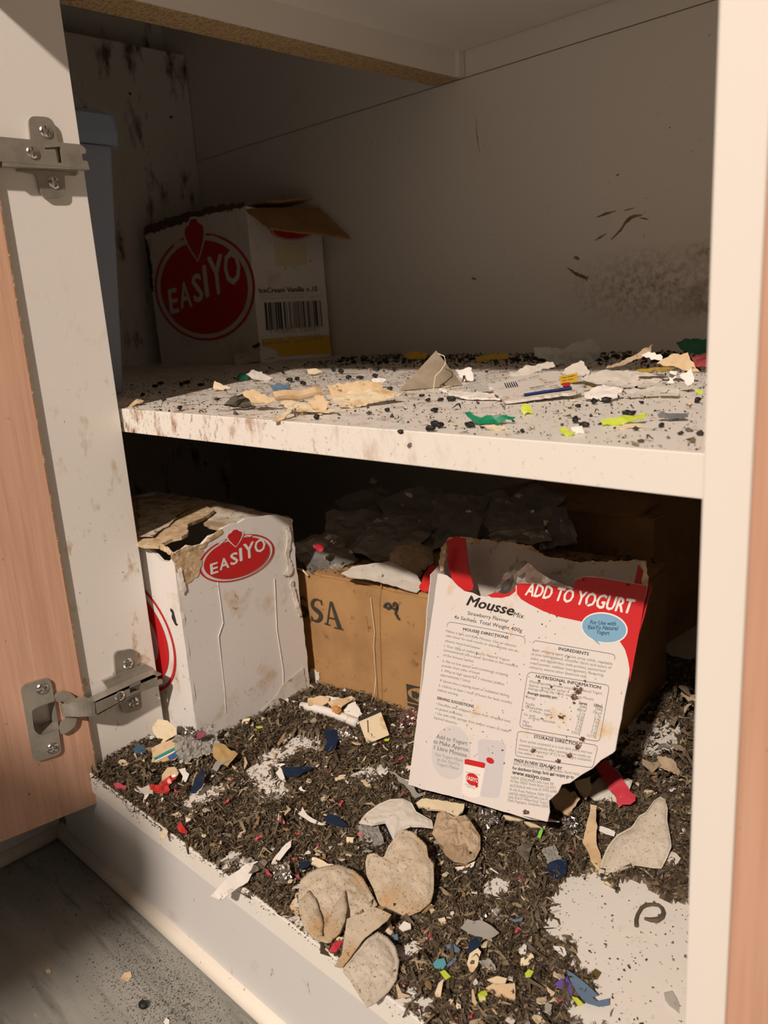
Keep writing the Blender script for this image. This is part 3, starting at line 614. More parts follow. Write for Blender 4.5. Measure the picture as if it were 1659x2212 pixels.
mk('torn_edge', *sheet([kp(2, -.5, 180), kp(70, -.5, 178), kp(140, -.5, 172), kp(194, -.5, 168), kp(195, 0, 178), kp(140, 3, 184), kp(70, 2, 187), kp(3, 0, 185)], 1.2, 4, 1.2, 10, 14, 1.1), mat('burnt_card_edge', (.12, .07, .035), .9), c4)
mk('dark_stain', *sheet([kp(190, -.6, 95), kp(194, -.6, 100), kp(194, -.6, 165), kp(189, -.6, 160), kp(186, -.6, 130)], .4, 3, .2, 8, 15, .8), m_kprint, c4)
nf = unit(np.cross(u1, EZ)); fpt = kp(0, 0, 0)+nf*.7
q = [PP(*p, fpt, nf) for p in ((327, 640), (546, 605), (437, 512), (440, 745))]
cc = (q[0]+q[1])/2; lx = u1; a_ = np.linalg.norm((q[1]-q[0]) @ u1)/2; b_ = abs((q[2]-q[3])[2])/2; cc = PP(437, 622, fpt, nf)
logo(c4, cc, unit(u1), EZ, a_*.97, b_, .10)
ns_ = unit(np.cross(u2, EZ)); spt = kp(0, 0, 0)+ns_*.7
def ons(pts): return [PP(*p, spt, ns_) for p in crop(250, 400, 3.016, pts)]
mk('yellow_band', *flat(ons([(950, 1005), (1390, 975), (1405, 1095), (1065, 1115), (1045, 1070), (960, 1050)]), ns_, 0), m_yel, c4)
mk('cream_square', *flat(ons([(1030, 365), (1245, 375), (1245, 520), (1045, 525)]), ns_, 0), m_cream, c4)
oc = ons([(1150, 290)])[0]; rr_ = np.linalg.norm((ons([(1290, 290)])[0]-ons([(1005, 290)])[0]))/2
mk('emblem_disc', *flat(ell(oc, u2, EZ, rr_*.9, 10.5, 40), ns_, .1), m_red, c4)
mk('emblem_ring', *ring(oc, u2, EZ, rr_, 12.0, rr_*.95, 11.4, ns_, .2), m_red, c4)
bars = []; rb_ = random.Random(5); x = 968
while x < 1338:
    wd = rb_.choice((3, 4, 7, 10, 14)); t = (x-968)/370
    if not .28 < t < .32: bars.append(flat(ons([(x, 765-t*15), (x+wd, 765-t*15), (x+wd+14, 945-t*25), (x+14, 945-t*25)]), ns_, .02))
    x += wd+rb_.choice((4, 5, 8, 12))
put('barcode', bars, m_kprint, c4)
put('lettering', [tline('IceCream Vanille x 10', (250+935/3.016, 400+703/3.016), (250+1315/3.016, 400+690/3.016), None, None, spt, ns_, None, .02)], m_kprint, c4)
for s, a, b in (('Strawberry flavour mix with dairy ingredients  Natural', (940, 725), (1250, 712)), ('best before end see base  Net weight  230g', (945, 745), (1225, 732)), ('Contents 10', (1262, 735), (1350, 725)), ('9 416892  330187', (1000, 968), (1330, 948))):
    put('small_print', [tline(s, *crop(250, 400, 3.016, [a, b]), None, None, spt, ns_)], m_lgrey, c4)
for s, a, b in (('Product of New Zealand', (960, 1012), (1100, 1000)), ('Store in a cool dry place', (1120, 1000), (1335, 982)), ('best before', (960, 1042), (1130, 1028)), ('batch 03 04 21', (1170, 1025), (1350, 1008))):
    put('small_print', [tline(s, *crop(250, 400, 3.016, [a, b]), None, None, spt, ns_)], m_grey, c4)
mk('worn_corner', *sheet(ons([(885, 1050), (935, 1025), (945, 1050), (900, 1062)]), .4, 2, .3, 5, 4, .5), m_kprint, c4)

# --- blue storage container half hidden behind the hinge panel
m_tub = mat('cloudy_blue_plastic', (.20, .235, .31), .4, trans=.0, spots=[((.22, .22, .22), 40, .55, .75)])
tub = thing('storage_tub', 'tall blue plastic storage tub half hidden behind the hinge panel', 'container', (-140, 85, ZM))
def rr2(x0, x1, y0, y1, r, z, k=6):
    P = rounded([np.array([x0, y0, z]), np.array([x1, y0, z]), np.array([x1, y1, z]), np.array([x0, y1, z])], r, k); return P
def loft(rings_, cap0=True, cap1=True):
    n = len(rings_[0]); V = np.concatenate([np.array(r) for r in rings_]); F = []
    for i in range(len(rings_)-1):
        for j in range(n): F.append([i*n+j, i*n+(j+1) % n, (i+1)*n+(j+1) % n, (i+1)*n+j])
    if cap0: F.append(list(range(n))[::-1])
    if cap1: F.append([(len(rings_)-1)*n+j for j in range(n)])
    return V, F
mk('body', *loft([rr2(-196, -82, 66, 104, 9, ZM+.5), rr2(-199, -77, 64.5, 110, 10, ZM+5), rr2(-201, -70, 64.5, 124, 10, ZM+180)]), m_tub, tub)
mk('lid', *loft([rr2(-206, -66, 63.5, 128, 12, ZM+180.5), rr2(-207, -65, 63.5, 129, 12, ZM+188), rr2(-206, -66, 63.5, 128, 12, ZM+200), rr2(-200, -72, 66, 122, 9, ZM+204)]), mat('blue_lid_plastic', (.17, .22, .30), .4), tub)

# ---------------------------------------------------------------- the torn dessert-mix box, leaning back against the brown carton
_k = (CAM[2]-14.)/(CAM[2]-4.); MO = CAM+(np.array([182.063, 124.761, 4.])-CAM)*_k
MW = unit([.98709, -.03225, .15686]); MH = unit([-.12034, .49692, .85941]); MN = unit(np.cross(MW, MH)); MDEP = 27.
mb = thing('dessert_mix_box', 'torn white and red dessert mix box with printed directions leaning back', 'box', MO+np.array([60., 20, -13]))
def onm(pts, l=0., c=None):
    P = pts if c is None else crop(*c, pts)
    return [PP(*q, MO+MN*l, MN) for q in P]
C5, C6 = (860, 1130, 2.8603), (860, 1450, 2.8603)
top = onm([(245, 310), (270, 315), (300, 322), (330, 345), (365, 385), (410, 420), (460, 430), (500, 450), (550, 455), (600, 430), (660, 440), (700, 430), (730, 385), (742, 370), (890, 372), (1000, 390), (1085, 405), (1090, 350), (1150, 330), (1250, 335), (1330, 350), (1420, 365), (1540, 385)], 0, C5)
rgt = onm([(1425, 30), (1340, 490), (1325, 505), (1250, 550), (1200, 600), (1130, 640), (1060, 690), (1010, 700), (985, 750), (930, 800), (935, 870), (920, 930)], 0, C6)
bot = onm([(800, 900), (650, 868), (400, 790), (150, 730), (62, 700)], 0, C6)
mk('front_panel', *sheet(top+rgt+bot, .6, 6, .0, 60, 2, .12), m_mousse, mb)
BK = -MN*MDEP
def onmb(pts, c=None): return onm(pts, -MDEP, c)
bk = onmb([(955, 1182), (968, 1162), (1000, 1160), (1050, 1168), (1100, 1172), (1150, 1182), (1172, 1200), (1210, 1206), (1240, 1216), (1300, 1214), (1350, 1212), (1392, 1212), (1394, 1232), (1398, 1262)])
bl_, br_ = MO+BK+MH*3+MW*1, MO+MW*92+BK+MH*30
mk('back_panel', *sheet(bk+[br_, bl_], .6, 8, .3, 50, 3, .35), m_inside, mb)
mk('torn_edge', *sheet(onmb([(968, 1160), (1050, 1166), (1100, 1170), (1150, 1180), (1174, 1199), (1240, 1214), (1300, 1212), (1394, 1210), (1394, 1216), (1300, 1220), (1235, 1221), (1170, 1206), (1148, 1188), (1050, 1174), (972, 1168)]), 1.1, 2.2, .5, 8, 4, .5), m_torn, mb)
tlc = top[0]
mk('side_panel', *sheet([MO+MW*.8, MO+BK+MW*12, onmb([(985, 1182)])[0], onm([(268, 230)], -12, C5)[0], onm([(256, 290)], -3, C5)[0], top[0]+MW*.6], .6, 6, .2, 30, 5, .3), m_mousse, mb)
mk('side_panel', *sheet([top[-1]-MW*.5, onm([(1530, 340)], -10, C5)[0], onmb([(1392, 1222)])[0]-MW*2, MO+MW*128+MH*75+BK*.35-MW*3, onm([(1405, 150)], -1.5, C6)[0], onm([(1425, 30)], -1.5, C6)[0]], .6, 6, .2, 30, 6, .3), m_red, mb)
mk('bottom_panel', *sheet([MO+MW*1+MH*.5, MO+MW*96+MH*1, MO+MW*96+BK+MH*1, MO+BK+MW*1+MH*.5], .6, 9, .2, 30, 7, .3), m_mousse, mb)
ifl = mk('inner_flap', *sheet(onm([(295, 110), (355, 80), (415, 95), (425, 200), (440, 300), (465, 385), (455, 415), (410, 420), (350, 385), (315, 300), (300, 200)], -9, C5), .6, 4, 1.0, 20, 8, .5), m_red, mb)
mk('torn_edge', *sheet(onm([(262, 150), (290, 120), (300, 135), (290, 200), (280, 290), (262, 300), (250, 250)], -2, C5), .8, 2.2, .5, 8, 9, .6), m_torn, mb)
mk('torn_edge', *sheet(onm([(1500, 230), (1530, 240), (1545, 330), (1540, 385), (1505, 375), (1510, 320)], -3, C5), .8, 2.2, .5, 8, 10, .5), m_torn, mb)
# coloured print
pf = lambda pts, c=C5, l=.08: flat(onm(pts, 0, c), MN, l)
rp = onm([(733, 382), (742, 372), (890, 375), (1000, 393), (1085, 408), (1092, 353), (1150, 333), (1250, 338), (1330, 353), (1420, 368), (1538, 388), (1497, 640), (1452, 880), (1432, 985), (1430, 900), (1420, 840), (1402, 780), (1365, 722), (1320, 695), (1220, 640), (1150, 612), (1000, 580), (900, 545), (810, 500), (760, 470), (735, 438)], 0, C5)
mk('red_header', *flat(rp, MN, .08), m_red, mb)
mk('red_patch', *pf([(553, 446), (602, 428), (660, 438), (700, 428), (728, 392), (728, 420), (690, 450), (640, 462), (580, 460)]), m_red, mb)
edge = onm([(1438, 960), (1445, 965), (1425, 1090), (1418, 1090)], 0, C5)
bc = onm([(1272, 648)], 0, C5)[0]; ex = unit(onm([(1400, 672)], 0, C5)[0]-bc); ey = np.cross(MN, ex)
mk('speech_bubble_edge', *flat(ell(bc, ex, ey, 14.2, 8.3), MN, .2), m_wprint, mb)
mk('speech_bubble', *flat(ell(bc, ex, ey, 13.4, 7.5), MN, .28), m_blue, mb)
mk('speech_bubble_tail', *pf([(1170, 690), (1250, 755), (1236, 728), (1240, 708), (1290, 706), (1200, 650)], C5, .30), m_blue, mb)
put('header_lettering', [tline('ADD TO YOGURT', *crop(*C5, [(783, 444), (1442, 560)]), None, None, MO, MN, 8.0, .035, .12, .2)], m_wprint, mb)
m_bubt = mat('navy_lettering', (.03, .07, .13), .5)
for s, a, b in (('For Use with', (1188, 624), (1346, 634)), ('EasiYo Natural', (1175, 654), (1358, 663)), ('Yogurt', (1225, 684), (1305, 692))):
    put('bubble_lettering', [tline(s, *crop(*C5, [a, b]), None, None, MO, MN, 2.2, .012, .15, .42)], m_bubt, mb)
v5 = [('Mousse', (420, 505), (708, 572), 6.4, .03, .28), ('Mix', (710, 577), (773, 590), 3.0, 0, .2)]
for s, a, b, h, bo, sh in v5: put('title_lettering', [tline(s, *crop(*C5, [a, b]), None, None, MO, MN, h, bo, sh)], m_kprint, mb)
T5 = [('Strawberry Flavour', (428, 565), (683, 615), 1), ('4x Sachets. Total Weight 400g', (345, 588), (765, 675), 1), ('MOUSSE DIRECTIONS', (400, 662), (680, 716), 2),
 ('Makes a light and fluffy Mousse. Use an electric', (297, 672), (730, 768), 0), ('cake mixer for best results or alternatively use an', (294, 700), (738, 797), 0), ('electric hand-held beater.', (290, 732), (512, 782), 0),
 ('1. Pour 300g of chilled EasiYo Natural Yogurt', (285, 764), (688, 855), 0), ('(unsweetened) into a bowl. Sprinkle in the contents', (283, 790), (740, 892), 0), ('of the mousse sachet.', (278, 820), (468, 862), 0),
 ('2. Mix on low speed until combined, scraping', (273, 857), (678, 946), 0), ('powder from sides of bowl.', (270, 885), (505, 936), 0), ('3. Whip at high speed for 5 minutes (makes', (265, 914), (655, 1003), 0), ('approximately 1 Litre).', (262, 942), (448, 985), 0),
 ('INGREDIENTS', (990, 783), (1178, 818), 2), ('Sugar, whipping agent, glucose syrup solids, vegetable', (828, 787), (1325, 878), 0), ('oil (non hydrogenated), emulsifier (lactic acid esters of', (822, 814), (1316, 902), 0),
 ('mono- and diglycerides), (milk protein), pasteurised', (818, 842), (1280, 922), 0), ('cream powder, stabiliser (carrageenan), flavouring', (814, 869), (1268, 947), 0), ('substance, natural colour (beetroot red).', (810, 895), (1168, 957), 0), ('NUTRITIONAL INFORMATION', (850, 955), (1252, 1026), 2)]
T6 = [('4. Spoon into a serving bowl or individual dishes.', (258, 62), (690, 160), 0), ('5. Chill for at least 1 hour (4 hours for best results)', (250, 93), (702, 202), 0), ('before serving.', (246, 121), (372, 152), 0),
 ('SERVING SUGGESTIONS', (240, 172), (467, 226), 2), ('\u2022 Decorate with whipped cream, fruit, chopped nuts', (235, 206), (694, 318), 0), ('or grated chocolate.', (230, 234), (400, 278), 0), ('\u2022 Use with trifle sponge, fruit and/or cream to make', (228, 264), (684, 378), 0), ('layered desserts.', (222, 292), (366, 330), 0),
 ('When prepared as directed using EasiYo Natural Yogurt.', (810, 70), (1262, 146), 0), ('Approx. servings per sachet: 8', (808, 92), (1055, 135), 0), ('Average serving size 125mL ready to eat Mousse.', (803, 112), (1212, 182), 0), ('Average quantity per:', (797, 140), (985, 173), 2),
 ('Energy', (793, 165), (848, 176), 0), ('Protein', (788, 206), (843, 217), 0), ('Carbohydrate, total', (785, 226), (937, 253), 0), ('of which - sugars', (810, 249), (952, 279), 0), ('Fat, total', (778, 273), (845, 285), 0), ('of which - saturated', (806, 294), (968, 324), 0), ('Fibre', (770, 316), (808, 323), 0), ('Sodium', (766, 338), (826, 350), 0),
 ('Serve', (1117, 203), (1167, 212), 2), ('100mL', (1210, 218), (1266, 228), 2), ('STORAGE DIRECTIONS', (838, 412), (1136, 464), 2), ('Store sachet unopened in a cool dark place and use', (752, 434), (1198, 512), 0), ('contents immediately after opening. Store made-up', (748, 461), (1190, 537), 0),
 ('mousse in refrigerator (4\u00b0C) in an airtight container.', (744, 484), (1198, 560), 0), ('Use within 1 week.', (738, 507), (902, 537), 0), ('MADE IN NEW ZEALAND BY', (718, 557), (1013, 611), 2), ('EASIYO PRODUCTS LTD: 6 John Avenue, North Harb', (713, 577), (1118, 645), 0),
 ('For distributor listings, facts and recipes go to', (708, 606), (1085, 664), 2), ('www.easiyo.com', (705, 634), (938, 680), 3), ('NEW ZEALAND Info Line 09', (700, 664), (960, 706), 0), ('PO Box 302021 North Shore City 0751', (696, 686), (972, 730), 0), ('AUSTRALIA Info Line 02 9792 6344', (690, 713), (980, 754), 0),
 ('25 Ash Road, Padstow, NSW 2211', (687, 736), (945, 780), 0), ('UNITED KINGDOM Info Line 01', (683, 762), (925, 800), 0), ('Units 26 & 27 Willow Road, Trent L', (680, 782), (928, 824), 0), ('Castle Donington, Derbyshire DE74', (676, 803), (926, 846), 0)]
for i, (a, b) in enumerate((('368kJ', '294kJ'), ('88kcal', '70kcal'), ('2.1g', '1.7g'), ('10.5g', '8.4g'), ('8.8g', '7.0g'), ('4.2g', '3.4g'), ('3.4g', '2.7g'), ('0.0g', '0.0g'), ('0.023g', '0.019g'))):
    T6.append((a, (1165-9*len(a)-i*5, 224+i*20), (1165-i*5, 232+i*20), 0)); T6.append((b, (1262-9*len(b)-i*5, 240+i*20.5), (1262-i*5, 248+i*20.5), 0))
HT = {0: (1.5, 0.0), 1: (2.3, 0.), 2: (1.7, .02), 3: (2.3, .02)}
for c, T in ((C5, T5), (C6, T6)):
    for s, a, b, k in T:
        h, bo = HT[k]; put('printed_line', [tline(s, *crop(*c, [a, b]), None, None, MO, MN, h, bo)], m_kprint if k else m_grey, mb)
def mline(pts, c, wd=.35, closed=False):
    q = onm(pts+([pts[0]] if closed else []), 0, c); return strip(q, wd, MN, .1)
put('rule', [mline([(302, 640), (306, 622), (318, 613), (345, 614), (560, 655), (760, 698), (778, 706), (786, 722), (782, 745)], C5)], m_grey, mb)
put('rule', [mline([(833, 745), (838, 732), (852, 727), (900, 735), (1318, 808), (1336, 816), (1341, 830), (1336, 845)], C5)], m_grey, mb)
put('rule', [mline([(806, 14), (822, 6), (1285, 84), (1300, 92), (1303, 108), (1248, 415), (1240, 428), (1222, 432), (775, 352), (756, 342), (752, 326), (798, 28)], C6, .35, True)], m_grey, mb)
put('rule', [mline([(742, 376), (760, 372), (1215, 456), (1230, 464), (1232, 478), (1206, 582), (1198, 594), (1180, 594), (745, 526), (728, 518), (725, 502), (738, 388)], C6, .35, True)], m_grey, mb)
m_silver = mat('silver_print', (.62, .60, .59), .45)
q = onm([(325, 500)], 0, C6)[0]; mk('silver_disc', *flat(ell(q, MW, MH, 15.2, 15.2), MN, .08), m_silver, mb)
for s, a, b, k in (('Add to Yogurt', (237, 412), (427, 458), 0), ('to Make Approx.', (218, 443), (440, 499), 0), ('1 Litre Mousse', (222, 480), (424, 532), 0), ('Use Yogurt Made', (228, 520), (400, 562), 1), ('in the EasiYo', (243, 552), (380, 584), 1), ('Yogurt Maker', (238, 578), (378, 612), 1)):
    put('disc_lettering', [tline(s, *crop(*C6, [a, b]), None, None, MO, MN, 2.4 if not k else 1.9, .004, 0, .22)], m_grey if not k else m_lgrey, mb)
mk('printed_jar', *pf([(492, 430), (520, 418), (650, 432), (668, 460), (655, 560), (640, 700), (625, 770), (612, 786), (520, 775), (500, 740)], C6, .08), mat('lilac_grey_print', (.60, .575, .60), .45), mb)
put('printed_jar_band', [mline([(495, 490), (658, 525)], C6, .3)], mat('plum_print', (.35, .05, .12), .5), mb)
put('printed_jar_badge', [flat(ell(onm([(570, 552)], 0, C6)[0], unit(MW-.1*MH), unit(MH+.1*MW), 2.9, 1.6, 24), MN, .2)], m_red, mb)
mk('printed_pot', *pf([(408, 560), (540, 590), (520, 700), (505, 778), (470, 784), (420, 770), (393, 752), (402, 660)], C6, .2), m_wprint, mb)
mk('printed_pot_lid', *pf([(414, 545), (430, 543), (535, 566), (541, 575), (535, 600), (412, 573)], C6, .3), m_red, mb)
q = onm([(460, 668)], 0, C6)[0]; mk('printed_pot_badge', *flat(ell(q, unit(MW-.1*MH), unit(MH+.1*MW), 4.9, 3.2, 28), MN, .3), m_red, mb)
put('badge_lettering', [tline('EASIYO', *crop(*C6, [(423, 668), (500, 690)]), None, None, MO, MN, 2.2, .03, 0, .45)], m_wprint, mb)
put('printed_pot_dot', [flat(ell(onm([(487, 707)], 0, C6)[0], MW, MH, 1.1, 1.1, 16), MN, .3)], m_red, mb)
put('fine_print', [tline(s, *crop(*C6, [a, b]), None, None, MO, MN, 1.0, 0, 0, .3) for s, a, b in (('made by you', (420, 627), (505, 645)), ('natural yogurt', (414, 700), (470, 714)), ('with fruit', (425, 715), (478, 730)))], m_grey, mb)
# crusts of dirt stuck on the print
m_crust = mat('dirt_crust', (.10, .055, .025), .9, var=((.22, .13, .06), 300, .45, .62))
rc = random.Random(3); crust = []
for (x, y, r, n, c) in ((1110, 115, 26, 60, C6), (1090, 160, 20, 40, C6), (1085, 195, 8, 14, C6), (1155, 60, 7, 12, C6), (1010, 278, 18, 26, C6), (890, 293, 7, 8, C6), (1138, 420, 14, 40, C6), (1110, 470, 14, 40, C6), (1060, 520, 14, 30, C6), (990, 555, 14, 26, C6), (835, 492, 14, 30, C6), (945, 600, 9, 14, C6), (950, 640, 9, 12, C6), (790, 870, 16, 36, C6), (1000, 1000, 9, 10, C5), (645, 490, 6, 8, C6), (655, 568, 5, 6, C6), (870, 62, 8, 12, C6), (945, 95, 9, 12, C6), (980, 575, 5, 5, C5), (890, 625, 5, 5, C5), (1050, 830, 7, 9, C5), (485, 805, 8, 8, C5), (775, 870, 5, 4, C5), (1170, 500, 5, 4, C5), (1190, 490, 6, 5, C5), (1420, 380, 10, 14, C5), (1150, 350, 12, 9, C5), (1040, 500, 200, 22, C5), (600, 800, 260, 40, C5), (500, 300, 260, 46, C6), (950, 250, 200, 44, C6)):
    for _ in range(n):
        a = rc.uniform(0, 6.28); d = r*math.sqrt(rc.random()); p = onm([(x+d*math.cos(a), y+d*math.sin(a))], .3, c)[0]; s = rc.uniform(.18, .55)*(1 if r > 12 and r < 100 else .7)
        crust.append(blob(p, (s*rc.uniform(.8, 1.8), s, s*.7), rc.randrange(99), .5, 1))
put('dirt_crust', crust, m_crust, mb)['kind'] = 'stuff'

# ---------------------------------------------------------------- loose tea litter, crumbs and droppings too many to count
def inpoly(P, x, y):
    r = np.zeros(len(x), bool); n = len(P)
    for i in range(n):
        (x0, y0), (x1, y1) = P[i][:2], P[(i+1) % n][:2]
        if y0 == y1: continue
        c = ((y0 > y) != (y1 > y)) & (x < (x1-x0)*(y-y0)/(y1-y0)+x0); r ^= c
    return r
BARE = [[(515, 1692), (540, 1655), (590, 1618), (640, 1588), (690, 1594), (695, 1625), (640, 1642), (604, 1668), (598, 1695), (640, 1722), (612, 1744), (548, 1728)],
        [(372, 1738), (400, 1716), (445, 1690), (480, 1700), (474, 1735), (440, 1752), (400, 1752)],
        [(1178, 1965), (1215, 1892), (1300, 1904), (1400, 1915), (1432, 1938), (1500, 1955), (1520, 2400), (1345, 2300), (1300, 2180), (1240, 2120), (1222, 2060), (1180, 2012)],
        [(468, 1852), (500, 1840), (538, 1852), (528, 1884), (495, 1885)], [(742, 1678), (790, 1662), (842, 1656), (832, 1682), (790, 1690)],
        [(850, 2040), (890, 2035), (905, 2065), (870, 2085), (845, 2075)], [(845, 2120), (880, 2110), (905, 2150), (960, 2170), (930, 2200), (870, 2170)],
        [(1052, 1905), (1110, 1895), (1120, 1930), (1080, 1945), (1040, 1930)], [(1212, 2190), (1240, 2150), (1300, 2165), (1345, 2230), (1230, 2240)],
        [(1338, 1560), (1475, 1560), (1472, 1642), (1400, 1650), (1345, 1640)], [(600, 1986), (625, 1975), (660, 2000), (690, 2035), (660, 2040)]]
BAREW = [[PZ(*q, 0) for q in B] for B in BARE]
def nfield(x, y, lam, seed, k=7):                   # cheap smooth noise field, about -1..1
    r = np.random.default_rng(seed); o = np.zeros_like(x)
    for _ in range(k):
        a = r.uniform(0, 2*math.pi); f = 2*math.pi/(lam*r.uniform(.6, 1.7)); o = o+np.sin(f*(x*math.cos(a)+y*math.sin(a))+r.uniform(0, 6.28))
    return o/math.sqrt(k*.9)
def bare(x, y, j=3.):
    xx, yy = x+j*nfield(x, y, 14, 1)+j*.6*nfield(x, y, 5, 3), y+j*nfield(x, y, 14, 2)+j*.6*nfield(x, y, 5, 4)
    r = np.zeros(len(x), bool)
    for B in BAREW: r |= inpoly(B, xx, yy)
    return r
def in_box(x, y, m=0.):
    a = (x < X1+m) & (y > Y0-m) & (y < Y1+m)
    dx, dy = x-A2[0], y-A2[1]; p, q = dx*e1[0]+dy*e1[1], dx*e2[0]+dy*e2[1]
    return a | ((p > -m) & (p < 250+m) & (q > -m) & (q < 140+m))
def depth(x, y):
    h = 3.0+1.5*nfield(x, y, 45, 11)+.8*nfield(x, y, 16, 12)+np.clip((y-120)/90, 0, 3)*np.clip((x-260)/60, 0, 1)*3
    h = h+4*np.exp(-((x-90)**2+(y-150)**2)/60**2)+3*np.exp(-((x-15)**2+(y-35)**2)/22**2)
    return np.clip(h, .6, 14)*np.clip((y-.5)/9, .12, 1)
gx, gy = np.meshgrid(np.arange(1, 418, 1.7), np.arange(1, 400, 1.7)); sh = gx.shape; fx_, fy_ = gx.ravel(), gy.ravel()
cov = ~(bare(fx_, fy_) | in_box(fx_, fy_, 1.8)); hz = depth(fx_, fy_)*.75+.45*RNG.standard_normal(len(fx_))
hz = np.where(cov, np.maximum(hz, .25), -1.2)
W = sh[1]; idx = np.arange(len(fx_)).reshape(sh); q0, q1, q2, q3 = idx[:-1, :-1].ravel(), idx[:-1, 1:].ravel(), idx[1:, 1:].ravel(), idx[1:, :-1].ravel()
keep = (hz[q0] > 0).astype(int)+(hz[q1] > 0)+(hz[q2] > 0)+(hz[q3] > 0) > 1; ib = in_box(fx_, fy_, .2); keep &= ~(ib[q0] | ib[q1] | ib[q2] | ib[q3])
tri = np.concatenate([np.stack([q0, q1, q2], 1)[keep], np.stack([q0, q2, q3], 1)[keep]])
PAL = np.array([(.042, .028, .017), (.076, .053, .031), (.125, .09, .052), (.17, .13, .08), (.10, .083, .06), (.24, .185, .115), (.42, .33, .22)])
PW = np.array([.22, .26, .20, .12, .10, .07, .04]); PW = PW/PW.sum()
bedcol = PAL[RNG.choice(len(PAL), len(tri), p=PW)]
m_tea = mat('dry_tea_leaf', (.05, .04, .02), .75, attr=True, bump=(500, .3))
bed_v = np.stack([fx_, fy_, hz], 1)
def flakes(c, L, Wd, tilt, r):
    n = len(c); a = r.uniform(0, 2*math.pi, n); tl = r.normal(0, tilt, n); rl = r.normal(0, tilt*1.2, n)
    d = np.stack([np.cos(a)*np.cos(tl), np.sin(a)*np.cos(tl), np.sin(tl)], 1); s = np.stack([-np.sin(a)*np.cos(rl), np.cos(a)*np.cos(rl), np.sin(rl)], 1); up = np.cross(d, s)
    cv = r.normal(0, .30, n)*L; sd = r.normal(0, .26, n)*L; V = np.empty((n, 6, 3))
    for k, t in enumerate((-.5, .05, .5)):
        w_ = Wd*((.45, 1., .35)[k])*r.uniform(.7, 1.2, n); b = (1-4*t*t)
        ctr = c+d*(L*t)[:, None]+up*(cv*b)[:, None]+s*(sd*b)[:, None]
        V[:, 2*k] = ctr+s*(w_/2)[:, None]; V[:, 2*k+1] = ctr-s*(w_/2)[:, None]
    o = np.arange(n)[:, None]*6; T = np.array([(0, 1, 3), (0, 3, 2), (2, 3, 5), (2, 5, 4)])
    return V.reshape(-1, 3), (o[:, :, None]+T[None]).reshape(-1, 3)
def crumbs(c, sz, r):
    n = len(c); B = np.array([(1, 0, 0), (-1, 0, 0), (0, 1, 0), (0, -1, 0), (0, 0, .8), (0, 0, -.8)])*.95
    V = c[:, None, :]+(B[None]*r.uniform(.5, 1.35, (n, 6, 1))+r.normal(0, .16, (n, 6, 3)))*sz[:, None, None]; o = np.arange(n)[:, None]*6
    T = np.array([(0, 2, 4), (2, 1, 4), (1, 3, 4), (3, 0, 4), (2, 0, 5), (1, 2, 5), (3, 1, 5), (0, 3, 5)])
    return V.reshape(-1, 3), (o[:, :, None]+T[None]).reshape(-1, 3)
def joinm(*ms):
    V, T, Cc, n = [], [], [], 0
    for v, t, c in ms: V.append(v); T.append(t+n); Cc.append(c); n += len(v)
    return np.concatenate(V), np.concatenate(T), np.concatenate(Cc)
def pick(n, k, p=PW): return np.repeat(PAL[RNG.choice(len(PAL), n, p=p)]*RNG.uniform(.75, 1.3, (n, 1)), k, axis=0)
# bottom shelf
n = 98000; cx_, cy_ = RNG.uniform(0, 418, n), RNG.uniform(.5, 340, n)
near = RNG.random(n) < np.clip(1.25-cy_/420, .35, 1); pc = PZ(1400, 2080, 0); ok = near & (~bare(cx_, cy_) | ((RNG.random(n) < .10) & ((cx_-pc[0])**2+(cy_-pc[1])**2 > 70**2))) & ~in_box(cx_, cy_, 1); cx_, cy_ = cx_[ok], cy_[ok]
L_ = np.clip(RNG.lognormal(.98, .55, len(cx_)), .8, 11); Wd_ = np.clip(L_*RNG.uniform(.13, .42, len(cx_)), .35, 2.4)
ok2 = ~in_box(cx_, cy_, L_*.55+.5); cx_, cy_, L_, Wd_ = cx_[ok2], cy_[ok2], L_[ok2], Wd_[ok2]
zz = np.where(bare(cx_, cy_), .8, depth(cx_, cy_)*.8+RNG.uniform(.2, 2.0, len(cx_))); f1 = flakes(np.stack([cx_, cy_, zz], 1), L_, Wd_, .38, RNG)
m1 = (*f1, pick(len(cx_), 4))
n = 52000; cx_, cy_ = RNG.uniform(0, 418, n), RNG.uniform(.3, 330, n); bb = bare(cx_, cy_, 2.); ok = (~bb | (RNG.random(n) < .30+.45*(nfield(cx_, cy_, 22, 21) > .5))) & ~in_box(cx_, cy_, 1); cx_, cy_, bb = cx_[ok], cy_[ok], bb[ok]
# the big white patch by the upright stays almost clean
pc = PZ(1400, 2080, 0); far = ((cx_-pc[0])**2+(cy_-pc[1])**2 > 62**2) | (RNG.random(len(cx_)) < .22); cx_, cy_, bb = cx_[far], cy_[far], bb[far]
sz = np.clip(RNG.lognormal(-.85, .45, len(cx_)), .15, 1.2); zz = np.where(bb, .25, depth(cx_, cy_)*.8+RNG.uniform(.3, 2, len(cx_)))
c1_ = crumbs(np.stack([cx_, cy_, zz], 1), sz, RNG); m2 = (*c1_, pick(len(cx_), 8))
v, t, cl = joinm((bed_v, tri, bedcol), m1, m2)
mk_fast('tea_litter', v, t, m_tea, np.array([200., 120, 0]), col=cl, label='dark dry tea leaf litter spread over the bottom shelf', cat='tea litter', kind='stuff')
